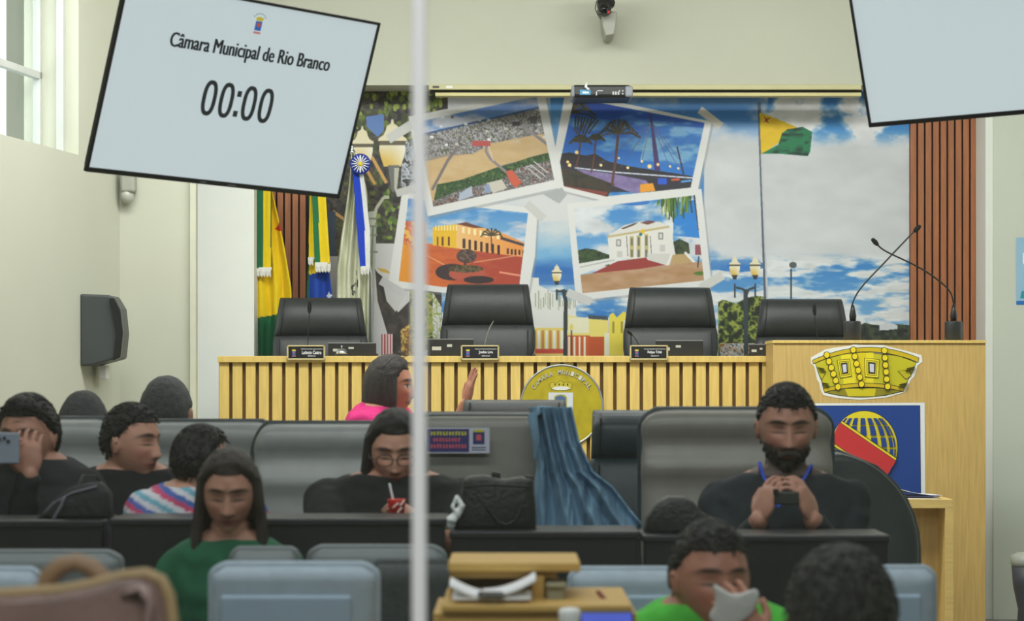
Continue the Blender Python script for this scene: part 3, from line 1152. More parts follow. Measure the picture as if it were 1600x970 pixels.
cp = thing('crown_sticker', 'golden mural crown sticker with white edge on podium front', 'sticker', P(1355, 622, 13.09))
Y0 = 13.098
a_ = Art(Y0)
outer = [cr(*p) for p in ((105, 110), (190, 62), (250, 50), (340, 38), (365, 30), (400, 34), (480, 34), (545, 34), (575, 44), (660, 64), (775, 95), (782, 135),
                          (750, 160), (745, 190), (732, 225), (708, 250), (690, 290), (672, 322), (560, 354), (400, 367), (260, 356), (180, 338), (160, 300), (155, 262), (142, 245), (135, 210), (125, 165), (105, 145))]
a_.poly(outer, (232, 232, 226))
G1, G2, G3, G4 = (196, 188, 30), (222, 200, 20), (170, 156, 24), (232, 216, 40)
a_.edge([cr(*p) for p in ((128, 140), (250, 90), (440, 78), (640, 98), (745, 140), (722, 200), (700, 240), (665, 310), (560, 342), (420, 352), (280, 342), (185, 318), (172, 262), (155, 222))], G1)
a_.poly([cr(*p) for p in ((285, 84), (485, 80), (485, 345), (310, 338))], G4)
a_.poly([cr(*p) for p in ((380, 82), (440, 80), (440, 345), (370, 345))], G2)
# bowl at the bottom, top band, bottom band
a_.edge([cr(*p) for p in bow(185, 668, 312, 292, 306)] + [cr(*p) for p in bow(668, 185, 314, 352, 322)], (140, 132, 24))
a_.poly([cr(*p) for p in ((310, 300), (500, 298), (490, 346), (330, 346))], (206, 192, 24))
a_.edge([cr(*p) for p in bow(112, 762, 126, 46, 112)] + [cr(*p) for p in bow(755, 118, 142, 78, 150)], (206, 178, 20))
a_.edge([cr(*p) for p in bow(178, 672, 296, 264, 292)] + [cr(*p) for p in bow(668, 186, 318, 292, 322)], (206, 178, 20))
a_.edge([cr(*p) for p in ((148, 202), (196, 202), (170, 248))], (190, 180, 30))
a_.edge([cr(*p) for p in ((630, 192), (702, 184), (714, 222), (680, 244))], (190, 180, 30))
for s_ in ([(262, 126), (340, 118), (352, 225), (282, 236)], [(428, 112), (520, 122), (514, 234), (432, 228)]):
    a_.edge([cr(*p) for p in s_], G4)
    cx, cy = sum(p[0] for p in s_) / 4, sum(p[1] for p in s_) / 4
    a_.edge([cr(cx + (p[0] - cx) * .72, cy + (p[1] - cy) * .8) for p in s_], (216, 198, 30))
    a_.poly([cr(cx + (p[0] - cx) * .50, cy + (p[1] - cy) * .62) for p in s_], (40, 36, 30))
    a_.poly([cr(cx + (p[0] - cx) * .30, cy + (p[1] - cy) * .44) for p in s_], (200, 204, 216))
for pts in (((200, 95), (214, 134), (228, 172), (241, 210), (255, 250), (268, 288)), ((360, 64), (370, 104), (380, 148), (390, 188), (400, 230), (410, 272)),
            ((549, 68), (552, 112), (555, 156), (559, 198), (562, 242), (568, 286))):
    for (x, y) in pts:
        c = cr(x, y)
        a_.edge(loop(c[0], c[1], 5.0, 5.4, 16), (234, 210, 30), 0.9)
for (x, y) in ((150, 170), (160, 185), (176, 262), (180, 276)):
    a_.stroke([cr(x - 6, y), cr(x + 34, y + 8)], .6, (60, 56, 20))
for (x, y) in ((735, 165), (728, 180), (690, 262), (684, 278)):
    a_.stroke([cr(x, y), cr(x - 50, y + 12)], .6, (60, 56, 20))
a_.done('printed_sheet', cp)

# --- blue shield sticker with the globe and red sash
cp = thing('shield_sticker', 'blue square shield sticker with yellow globe and red sash on podium', 'sticker', P(1358, 830, 13.09))
a_ = Art(Y0)
a_.poly([cr(x, y) for x, y in ((112, 388), (795, 384), (800, 1240), (112, 1240))], (226, 230, 232))
a_.edge([cr(x, y) for x, y in ((121, 402), (768, 400), (776, 1225), (121, 1225))], (18, 62, 140), .7)
gc, gr = cr(428, 660), (205 / 3.882, 228 / 3.882)
YEL = (226, 208, 40)
a_.poly(loop(gc[0], gc[1], gr[0], gr[1], 40), (24, 22, 18))
a_.poly(loop(gc[0], gc[1], gr[0] - .8, gr[1] - .8, 40), YEL)
for i in range(9):                      # dark cells between meridians and parallels
    for jn in range(6):
        u0, u1 = -1 + i * 2 / 9 + .045, -1 + (i + 1) * 2 / 9 - .045
        v0, v1 = -.90 + jn * .31, -.90 + (jn + 1) * .31 - .06
        if jn == 0:
            v0, v1 = -.80, -.62

        def gp(u, v):
            hw = math.sqrt(max(0, 1 - v * v)) * .93
            return (gc[0] + math.sin(u * PI / 2) * hw * gr[0] + 3 * (v), gc[1] + v * gr[1])
        if v1 > .93:
            continue
        q = [gp(u0, v0), gp((u0 + u1) / 2, v0), gp(u1, v0), gp(u1, (v0 + v1) / 2), gp(u1, v1), gp(u0, v1), gp(u0, (v0 + v1) / 2)]
        a_.poly(q, (18, 62, 140))


def band(o0, o1, c):
    # sash runs from upper left to lower right, clipped to the ellipse of the globe
    d = Vector((350, 240)).normalized()
    n_ = Vector((-d.y, d.x))
    pts = []
    for off in (o0, o1):
        row = []
        for k in range(-60, 61):
            p_ = d * k * 5 + n_ * off
            if (p_.x / 205) ** 2 + (p_.y / 228) ** 2 <= 1:
                row.append(cr(428 + p_.x, 660 + p_.y))
        pts.append((row[0], row[-1]))
    (aa, bb), (cc, dd) = pts
    a_.poly([aa, bb, dd, cc], c)


band(-62, 98, (24, 22, 18)); band(-58, 94, YEL); band(-46, 82, (24, 22, 18)); band(-43, 79, (196, 46, 52))
a_.done('printed_sheet', cp)

# --- round seal on the bench front.  crop scale 6.0625, origin (800, 560)
def sl(x, y):
    return (800 + x / 6.0625, 560 + y / 6.0625)


cp = thing('council_seal', 'round gold seal with silver rim and crown on the bench front', 'seal', P(879, 694, YB))
cx0, cy0 = sl(470, 448)
b = MB()
c0 = P(cx0, cy0, YB)
R0 = 395 / 6.0625 / (F / YB)
b.lathe((c0.x, YB, c0.z), [(R0 * .955, -.006), (R0 * .97, -.014), (R0, -.012), (R0, -.001), (R0 * .955, -.001)], 64, 'y')
b.build('rim', mat('silver rim', (176, 180, 184), .3, .6), cp, True)
b = MB()
b.lathe((c0.x, YB, c0.z), [(R0 * .96, -.008), (R0 * .96, -.001)], 64, 'y')
b.build('disc', mat('old gold disc', (188, 170, 36), .35, .15, var=.2, nscale=14), cp)
b = MB()
txt = 'CÂMARA MUNICIPAL'
for i, chh in enumerate(txt):
    if chh == ' ':
        continue
    ang = math.radians(-56 + 112 * i / (len(txt) - 1))
    rr = 318 / 6.0625
    pz = P(cx0 + rr * math.sin(ang), cy0 - rr * math.cos(ang), YB)
    text_into(b, chh, (pz.x + .0012, YB - .0085, pz.z - .0012), .017, .024, 1, .002, .03, ang)
    text_into(b, chh, (pz.x, YB - .0115, pz.z), .017, .024, 0, .003, .0, ang)
b.build('lettering', [flat((205, 205, 196)), flat((50, 44, 20))], cp)
a_ = Art(YB - .009)
a_.edge([sl(*p) for p in ((352, 240), (380, 222), (420, 232), (455, 205), (490, 225), (530, 222), (572, 236), (562, 290), (500, 304), (430, 304), (372, 292))], (196, 178, 50), .6)
a_.poly([sl(*p) for p in ((376, 290), (400, 270), (460, 262), (530, 268), (556, 286), (500, 299), (430, 299))], (220, 220, 214))
for x in (400, 440, 480, 520):
    a_.poly([sl(*p) for p in ((x, 238), (x + 14, 238), (x + 12, 256), (x + 2, 256))], (50, 46, 20))
a_.poly([sl(*p) for p in ((345, 322), (578, 322), (578, 560), (462, 620), (345, 560))], (206, 208, 210))
a_.poly([sl(*p) for p in ((400, 360), (430, 344), (462, 340), (500, 346), (520, 366), (520, 460), (400, 460))], (150, 150, 60))
a_.poly([sl(*p) for p in ((414, 366), (462, 350), (506, 370), (506, 440), (414, 440))], (70, 96, 140))
a_.done('emblem', cp)


# ================================================================== CHAIRS
def sect(hw, y0, y1, z, n=28, e=0.32):
    """rounded slab cross-section between y0 (front) and y1"""
    r = []
    cy, hd = (y0 + y1) / 2, (y1 - y0) / 2
    for k in range(n):
        a = 2 * PI * k / n
        r.append(Vector((hw * sgnpow(math.cos(a), e), cy + hd * sgnpow(math.sin(a), .55), z)))
    return r


def chair_base(t, seat_z, leather, w):
    R5 = min(.29, w * .5)
    b = MB()
    rs = []
    for k, (f, z) in enumerate(((.8, -.06), (.97, -.045), (1, -.01), (.97, .03), (.8, .045))):
        rs.append([Vector((v.x, v.y, v.z)) for v in sect(w * .5 * f, -.30 * f - .02, .22 * f - .02, seat_z + z, e=.4)])
    b.rings(rs)
    b.build('seat', leather, t, True)
    b = MB()
    b.lathe((0, -.02, 0), [(.03, .1), (.03, .26), (.018, .26), (.018, seat_z - .05)], 16)
    b.build('gas_lift', M_plast, t, True)
    b = MB()
    for k in range(5):
        a = 2 * PI * k / 5 + .3
        b.tube([(0, -.02, .12), (R5 * math.cos(a), -.02 + R5 * math.sin(a), .075)], [.025, .015], 8)
    b.build('star_base', M_plast, t, True)
    for k in range(5):
        a = 2 * PI * k / 5 + .3
        b = MB()
        b.lathe((R5 * math.cos(a) - .02, -.02 + R5 * math.sin(a), .03), [(.001, 0), (.03, .002), (.03, .038), (.001, .04)], 14, 'x')
        b.build('caster', M_plast, t)
    for s_ in (-1, 1):
        b = MB()
        b.tube([(s_ * w * .46, -.2, seat_z + .02), (s_ * (w * .46 + .02), -.22, seat_z + .2), (s_ * (w * .46 + .02), .05, seat_z + .22), (s_ * w * .50, .16, seat_z + .2)], .02, 8)
        b.build('armrest', M_plast, t, True)


def exec_chair(name, label, loc, rotz, w, top, seat_z=.5, leather=None, group=None, headh=.21, taper=.88, lean=.10):
    """padded leather chair: tall headrest cushion over a lower back cushion; faces local -y"""
    leather = leather or M_leather
    t = thing(name, label, 'chair', (0, 0, 0), 0, group)
    zs = top - headh
    hw = w / 2

    def bk(z):
        return .17 + lean * (z - seat_z)
    b = MB()
    rs = []
    for k, (z, f, d) in enumerate(((seat_z + .0, .80, .045), (seat_z + .06, .9, .06), (seat_z + .2, .98, .07), (zs - .12, 1.03, .072), (zs - .04, 1.03, .064), (zs - .012, 1.01, .05), (zs + .004, .97, .03))):
        rs.append(sect(hw * f, bk(z) - d, bk(z) + d * .7, z))
    b.rings(rs)
    b.build('backrest', leather, t, True)
    b = MB()
    rs = []
    for k, (q, d) in enumerate(((-.008, .035), (.015, .062), (.05, .078), (.10, .084), (.15, .078), (headh - .035, .062), (headh - .012, .045), (headh, .02))):
        z = zs + q
        f = 1.0 - (1 - taper) * max(0, q) / headh
        rs.append(sect(hw * f * (1 if k < 7 else .985), bk(z) - d, bk(z) + d * .6, z))
    b.rings(rs)
    hr = b.build('headrest', leather, t, True)
    for s_ in (-1, 1):
        b = MB()
        pts = []
        for q in np.linspace(.0, headh - .012, 9):
            f = 1.0 - (1 - taper) * q / headh
            d = np.interp(q, [0, .05, .10, .15, headh - .035, headh], [.05, .078, .084, .078, .062, .04])
            x = s_ * hw * f * .87
            pts.append((x, bk(zs + q) - d * .93, zs + q))
        b.tube(pts, .0035, 6)
        b.build('piping', mat('leather seam', (26, 28, 29), .5), t, True)
        b = MB()
        pts = [(s_ * hw * .88, bk(z) - .068, z) for z in np.linspace(zs - .03, seat_z + .1, 6)]
        b.tube(pts, .0035, 6)
        b.tube([(s_ * hw * .62, bk(zs - .01) - .052, zs - .01), (s_ * hw * .52, bk(zs - .16) - .069, zs - .16), (s_ * hw * .55, bk(zs - .3) - .07, zs - .3)], .003, 6)
        b.build('piping', mat('leather seam', (26, 28, 29), .5), t, True)
    chair_base(t, seat_z, leather, w)
    t.location, t.rotation_euler = loc, (0, 0, rotz)
    return t


DZ = .75
sc = exec_chair('executive_chair', 'black leather executive chair in front of the hanging flags', (0, 0, 0), 0, .545, 1.10, .5, None, 'black executive chairs behind the bench')
YC = 14.08
spots = [(504, 465, 'black leather executive chair in front of the hanging flags'),
         (760, 444, 'black leather executive chair below the orange sunset postcard'),
         (1050, 449, 'black leather executive chair below the white palace postcard'),
         (1255, 467, 'black leather executive chair left of the podium microphones')]
for i, (px, py, lab) in enumerate(spots):
    o = sc if i == 0 else copy_tree(sc)
    o['label'] = lab
    top = P(px, py, YC + .2)
    o.location = (top.x, YC, DZ)
    o.scale = (1, 1, (top.z - DZ) / 1.10)
    o.rotation_euler = (0, 0, [.06, -.04, .05, 0.03][i])

# ---- nameplates, laptops, microphones, bell on the bench
ZT = P(0, 556, YB).z
PLATES = [(478, 'Leôncio Castro', 'first'), (750, 'Joabe Lira', 'x'), (1014, 'Felipe Tchê', 'y')]


def crest_mini(mb, c, s_, k0, y):
    """little municipal crest: arc, crown, blue shield"""
    def R_(x0, z0, x1, z1, mi, dy):
        mb.box((c[0] + (x0 + x1) / 2 * s_, y - dy, c[1] + (z0 + z1) / 2 * s_), ((x1 - x0) * s_, .0006, (z1 - z0) * s_), mi)
    R_(-.5, -.7, .5, .45, k0, 0)
    mb.prism([(c[0] + x * s_, c[1] + z * s_) for x, z in ((-.5, .5), (.5, .5), (.62, .85), (.3, .95), (0, 1), (-.3, .95), (-.62, .85))], y - .0006, y, k0 + 1)
    mb.prism([(c[0] + x * s_, c[1] + z * s_) for x, z in ((-.3, .1), (0, .32), (.3, .1), (.2, -.2), (0, -.3), (-.2, -.2))], y - .001, y - .0004, k0 + 2)
    for i in range(7):
        a = math.radians(-50 + i * 100 / 6)
        x, z = 1.15 * math.sin(a), .25 + 1.15 * math.cos(a)
        mb.box((c[0] + x * s_, y, c[1] + z * s_), (.13 * s_, .0008, .13 * s_), k0 + 3)
    R_(-.55, -1.1, .55, -.85, k0 + 4, 0)


crest_cols = [flat((40, 96, 176)), flat((214, 190, 50)), flat((200, 80, 50)), flat((60, 70, 80)), flat((190, 120, 120))]
for px, nm, k in PLATES:
    lab = {478: 'name plate with cream frame in front of the leftmost bench chair', 750: 'name plate with cream frame below the second bench chair from the left',
           1014: 'name plate with cream frame below the third bench chair beside the seal'}[px]
    t = thing('name_plate', lab, 'name plate', P(px, 563, YB - .035), group='name plates on the bench')
    b = MB()
    yf = YB - .035
    for (x0, y0, x1, y1) in ((-30, 539, 30, 541.4), (-30, 559.6, 30, 562.6), (-30, 539, -27.4, 562), (27.4, 539, 30, 562)):
        b.pbox(px + x0, y0, px + x1, y1, yf, .02)
    b.build('frame', M_gold, t, bevel=.002)
    b = MB()
    b.pbox(px - 28, 540, px + 28, 561, yf + .006, .012)
    b.build('plate', mat('black plate', (34, 34, 36), .3), t)
    b = MB()
    c = P(px + 9, 550.5, yf + .005)
    text_into(b, nm, (c.x, c.y, c.z), 26 / F * YB * (len(nm) / 12 if len(nm) > 11 else .85), 5.6 / F * YB, 0, .001, .02)
    text_into(b, 'CÂMARA MUNICIPAL DE RIO BRANCO', (c.x, c.y, P(0, 545, yf).z), 34 / F * YB, 2.0 / F * YB, 0, .001, .01)
    text_into(b, 'VEREADOR', (c.x, c.y, P(0, 556, yf).z), 13 / F * YB, 1.8 / F * YB, 0, .001, .01)
    b.build('lettering', flat((236, 236, 236)), t)
    b = MB()
    crest_mini(b, (P(px - 19, 0, yf).x, P(0, 551, yf).z), .019, 0, yf + .005)
    b.build('crest_logo', crest_cols, t)

laptops = [(513, 536, 588, 'open laptop screen back behind the desk bell'), (668, 530, 740, 'open laptop back left of the second name plate'),
           (1024, 532, 1098, 'open laptop back right of the third name plate'), (1170, 538, 1209, 'small laptop half hidden against the podium corner')]
for x0, y0, x1, lab in laptops:
    t = thing('laptop', lab, 'laptop', P((x0 + x1) / 2, 556, YB + .12), group='laptops on the bench')
    yl = YB + .12
    a, c = P(x0, y0, yl), P(x1, 556, yl)
    w_, h_ = c.x - a.x, a.z - c.z
    b = MB()
    b.box(((a.x + c.x) / 2, yl - .012, (a.z + c.z) / 2), (w_, .012, h_), rot=None)
    b.build('screen_lid', mat('laptop black', (34, 33, 32), .45), t, bevel=.004)
    b = MB()
    b.box(((a.x + c.x) / 2, yl + .1, c.z + .008), (w_, .2, .014))
    b.build('keyboard_base', M_plast, t, bevel=.003)
    b = MB()
    b.box(((a.x + c.x) / 2, yl - .012, a.z + .001), (w_, .014, .003), 0)
    b.box((a.x + w_ * .2, yl - .0192, a.z - h_ * .55), (w_ * .2, .001, h_ * .22), 1)
    b.box((a.x + w_ * .48, yl - .0192, a.z - h_ * .38), (w_ * .11, .001, h_ * .16), 1)
    b.build('sticker', [flat((150, 152, 156)), flat((186, 186, 176))], t)

t = thing('desk_bell', 'round chrome desk bell on the bench beside the first name plate', 'bell', P(534, 556, YB + .05))
c = P(534, 556, YB + .05)
b = MB(); b.lathe(c, [(.038, 0), (.04, .004), (.036, .008)], 28); b.build('base', M_plast, t, True)
b = MB(); b.lathe(c, [(.034, .009), (.033, .018), (.028, .03), (.018, .040), (.006, .044)], 28); b.build('dome', M_chrome, t, True)
b = MB(); b.lathe(c, [(.004, .043), (.004, .052), (.007, .053), (.006, .058)], 14); b.build('button', M_chrome, t, True)


def gooseneck(name, lab, pts, Yp, rn, tip, tiplen, base=None, group=None, metal=None):
    q = [P(x, y, Yp) for x, y in pts]
    t = thing(name, lab, 'microphone', (q[0].x, Yp, q[0].z), group=group)
    # smooth the neck
    sm = []
    for i in range(len(q) - 1):
        p0_, p1_, p2_, p3_ = q[max(i - 1, 0)], q[i], q[i + 1], q[min(i + 2, len(q) - 1)]
        for k in range(5):
            u = k / 5
            sm.append(.5 * ((2 * p1_) + (p2_ - p0_) * u + (2 * p0_ - 5 * p1_ + 4 * p2_ - p3_) * u * u + (3 * p1_ - p0_ - 3 * p2_ + p3_) * u ** 3))
    sm.append(q[-1])
    b = MB(); b.tube(sm, rn, 8); b.build('gooseneck', metal or M_plast, t, True)
    d = (sm[-1] - sm[-3]).normalized()
    b = MB(); b.tube([sm[-1] - d * .002, sm[-1] + d * tiplen * .35, sm[-1] + d * tiplen], [tip * .75, tip, tip * .8], 14)
    b.build('foam_windscreen', mat('mic foam', (20, 20, 21), .95, bump=.4, bscale=500), t, True)
    return t


gm = 'gooseneck microphones on the bench'
for lab, pts, tp in (('gooseneck microphone with oval foam head in front of first bench chair', [(481, 556), (481, 530), (483, 500), (483.5, 486)], .0125),
                     ('thin angled gooseneck microphone in front of second bench chair', [(756, 556), (757, 540), (764, 515), (772, 500)], .007),
                     ('short bent gooseneck microphone beside third bench chair', [(1000, 556), (998, 540), (992, 528), (986, 522)], .009),
                     ('gooseneck microphone in front of fourth bench chair by the podium', [(1277, 556), (1277, 528), (1274, 505), (1273, 490)], .011)):
    t = gooseneck('microphone', lab, pts, YB + .09, .0028, tp, .045 if tp > .01 else .022, group=gm, metal=M_chrome if 'thin' in lab else None)
    b = MB(); b.lathe(P(pts[0][0], 556, YB + .09), [(.028, 0), (.028, .012), (.012, .018)], 20); b.build('base', M_plast, t, True)
for lab, bx, pts in (('tall podium microphone on left cylinder base, neck leaning right', (1318, 1345), [(1331, 502), (1331, 478), (1345, 450), (1385, 407), (1420, 370), (1430, 360)]),
                     ('tall podium microphone on right cylinder base, neck leaning left', (1476, 1504), [(1490, 499), (1490, 474), (1480, 450), (1440, 420), (1385, 393), (1370, 381)])):
    YP = 13.28
    t = gooseneck('podium_microphone', lab, pts, YP, .0045, .014, .03, group='podium microphones')
    cx = sum(bx) / 2
    c = P(cx, 531.5, YP)
    r = (bx[1] - bx[0]) / 2 / F * YP
    b = MB(); b.lathe(c, [(r, 0), (r, .10), (r * .85, .105)], 32)
    b.build('base', mat('satin black metal', (58, 60, 62), .35, .5), t, True, bevel=.002)
    c2 = P(cx + (1 if 'left' in lab[:30] else 0), 502, YP)
    b = MB(); b.lathe(c2, [(.016, 0), (.02, .03), (.014, .06), (.008, .09)], 16)
    b.build('socket', M_plast, t, True)


# ================================================================== FLAGS
def cloth(name, parent, outline_l, outline_r, Yf, colour, folds=5, depth=.03, seed=1, thick=.004):
    """hanging cloth between two pixel edge curves; colour(px, py) -> srgb"""
    ys = np.arange(outline_l[0][1], outline_l[-1][1] + .1, 1.5)
    xl = np.interp(ys, [p[1] for p in outline_l], [p[0] for p in outline_l])
    xr = np.interp(ys, [p[1] for p in outline_r], [p[0] for p in outline_r])
    n = max(10, int((xr - xl).max() / 1.2))
    u = np.linspace(0, 1, n)
    X = xl[:, None] * (1 - u) + xr[:, None] * u
    Y = np.repeat(ys[:, None], n, 1)
    dy = depth * (np.sin(u * 2 * PI * folds + seed)[None] * .6 + (vnoise(X, Y * .15, 9, seed, 2) - .5)) + 0 * Y
    wx = (X - 800) / F * Yf
    wz = ZC - (Y - 600) / F * Yf
    co = np.stack([wx, Yf + dy, wz], -1).reshape(-1, 3)
    m, k = X.shape
    fs = [(i * k + j, (i + 1) * k + j, (i + 1) * k + j + 1, i * k + j + 1) for i in range(m - 1) for j in range(k - 1)]
    me = bpy.data.meshes.new(name)
    me.from_pydata(co.tolist(), [], fs)
    set_col(me, colour(X.ravel(), Y.ravel()))
    o = link(name, me, M_cloth, parent, True)
    s_ = o.modifiers.new('thickness', 'SOLIDIFY')
    s_.thickness = thick
    return o


def const(c):
    return lambda X, Y: np.broadcast_to(A(c), X.shape + (3,))


def fringe(parent, x0, x1, y0, y1, Yf):
    b = MB()
    x = x0
    i = 0
    while x < x1:
        b.tube([P(x, y0, Yf), P(x + .6 * math.sin(i), (y0 + y1) / 2, Yf - .004), P(x + .5 * math.cos(i * 2), y1 + (i % 3), Yf)], .0035, 5)
        x += 1.5
        i += 1
    b.pbox(x0 - .6, y0 - 1.5, x1 + .6, y0 + 2, Yf - .004, .008)
    b.build('fringe', mat('white fringe', (226, 226, 220), .9), parent)


def where(m, a_, b__):
    return np.where(m[..., None], A(a_), A(b__) if not isinstance(b__, np.ndarray) else b__)


GRN, YLW, BLU = (10, 96, 60), (236, 204, 16), (16, 64, 160)
YF = 14.52
# state flag
t = thing('state_flag', 'yellow and green flag with red star hanging leftmost behind bench', 'flag', P(425, 600, YF), group='flags behind the bench')


def f1(X, Y):
    c = where(Y > 497 - (X - 398) * .17, GRN, YLW)
    st_ = inpoly(X, Y, [(428, 357), (434, 353), (438, 343), (441, 352), (448, 354), (442, 359), (440, 362), (434, 360)])
    return where(st_, (190, 30, 30), c)


cloth('flag_cloth', t, [(398, 290), (398, 600)], [(424, 290), (431, 320), (444, 380), (456, 450), (458, 500), (452, 600)], YF, f1, 2.5, .035, 2)
cloth('ribbon', t, [(398, 290), (398, 419)], [(425, 290), (424, 419)], YF - .06, lambda X, Y: where(X < 411.5, GRN, where(X > 423, (60, 90, 40), YLW)), 1.2, .012, 4)
fringe(t, 397.5, 424, 419, 430, YF - .06)
b = MB(); b.tube([P(424, 270, YF + .05), P(426, 768, YF + .05)], .012, 10); b.build('pole', M_gap, t, True)
# national flag
t = thing('national_flag', 'green, yellow and blue national flag with star and ribbon behind bench', 'flag', P(500, 600, YF), group='flags behind the bench')


def f2(X, Y):
    lim = 424 + (505 - X) * .22
    c = where(Y > lim, BLU, YLW)
    c = where((X < 483 + (Y - 400) * -.01) & (Y > 380), (20, 84, 50), c)
    st_ = inpoly(X, Y, [(509, 462), (512, 460), (514, 456), (516, 460), (520, 461), (517, 464), (518, 468), (514, 466), (510, 468), (512, 464)])
    return where(st_, (232, 236, 240), c)


cloth('flag_cloth', t, [(485, 290), (482, 400), (479, 470), (478, 600)], [(508, 290), (512, 400), (520, 470), (523, 600)], YF, f2, 1.6, .03, 7)
cloth('ribbon', t, [(485, 290), (483, 403)], [(493, 290), (493, 403)], YF - .05, const(YLW), 1, .01, 5)
cloth('ribbon', t, [(487, 290), (492, 412)], [(508, 290), (516, 412)], YF - .07, lambda X, Y: where(X < 500 + (Y - 412) * .03, (20, 110, 66), YLW), 1.0, .012, 5)
fringe(t, 482, 491, 403, 412, YF - .05)
fringe(t, 493, 516, 411, 423, YF - .07)
b = MB(); b.tube([P(503, 270, YF + .05), P(504, 768, YF + .05)], .012, 10); b.build('pole', M_gap, t, True)
# municipal flag with rosette
t = thing('municipal_flag', 'white flag with royal blue ribbon and daisy rosette on silver pole', 'flag', P(552, 600, YF), group='flags behind the bench')


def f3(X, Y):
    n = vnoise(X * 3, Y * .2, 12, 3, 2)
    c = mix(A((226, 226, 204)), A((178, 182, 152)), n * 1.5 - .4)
    for q in ([(549, 447), (551, 447), (552, 461), (550, 461)], [(550, 446), (556, 440), (557, 442), (551, 449)], [(550, 452), (555, 456), (554, 458), (550, 454)], [(557, 436), (559, 436), (560, 450), (558, 450)],
              [(556, 424), (558, 422), (558, 430), (556, 430)]):
        c = where(inpoly(X, Y, q), (30, 30, 34), c)
    return c


cloth('flag_cloth', t, [(549, 240), (545, 290), (531, 380), (526, 420), (522, 600)], [(560, 240), (573, 300), (577, 400), (576, 430), (574, 600)], YF - .02, f3, 3.2, .05, 3)
cloth('ribbon', t, [(550, 262), (553, 290), (558, 360), (563, 417)], [(566, 262), (571, 300), (578, 360), (578, 417)], YF - .09,
      lambda X, Y: where(X < 556 + np.interp(Y, [262, 300, 360, 417], [4, 9, 14, 15.5]), (14, 60, 190), (226, 228, 222)), .8, .01, 5)
fringe(t, 564, 577.5, 417, 427, YF - .09)
b = MB(); b.tube([P(549, 228, YF + .05), P(556, 300, YF + .05), P(580, 430, YF + .03), P(583, 768, YF + .03)], .010, 10)
b.build('pole', mat('silver pole', (190, 194, 194), .25, .8), t, True)
b = MB(); b.lathe(P(550, 244, YF), [(.004, 0), (.018, .01), (.02, .03), (.008, .045), (.014, .055), (.002, .075)], 16)
b.build('finial', M_chrome, t, True)
rp = P(563, 256, YF - .13)
b = MB()
b.lathe(rp, [(.001, 0), (.058, .0), (.062, .006), (.058, .012), (.001, .014)], 26, 'y')
ro = b.build('rosette', mat('royal blue ribbon', (24, 50, 150), .6), t, True)
b = MB()
for k in range(16):
    a = 2 * PI * k / 16
    b.tube([rp + Vector((.012 * math.cos(a), -.004, .012 * math.sin(a))), rp + Vector((.034 * math.cos(a), -.008, .034 * math.sin(a))), rp + Vector((.05 * math.cos(a), -.003, .05 * math.sin(a)))],
           [.003, .0065, .004], 6, flat_=.5)
b.build('petals', M_paper, ro, True)
b = MB(); b.ell(rp + Vector((0, -.008, 0)), (.014, .008, .014)); b.build('flower_centre', flat((226, 200, 40)), ro, True)


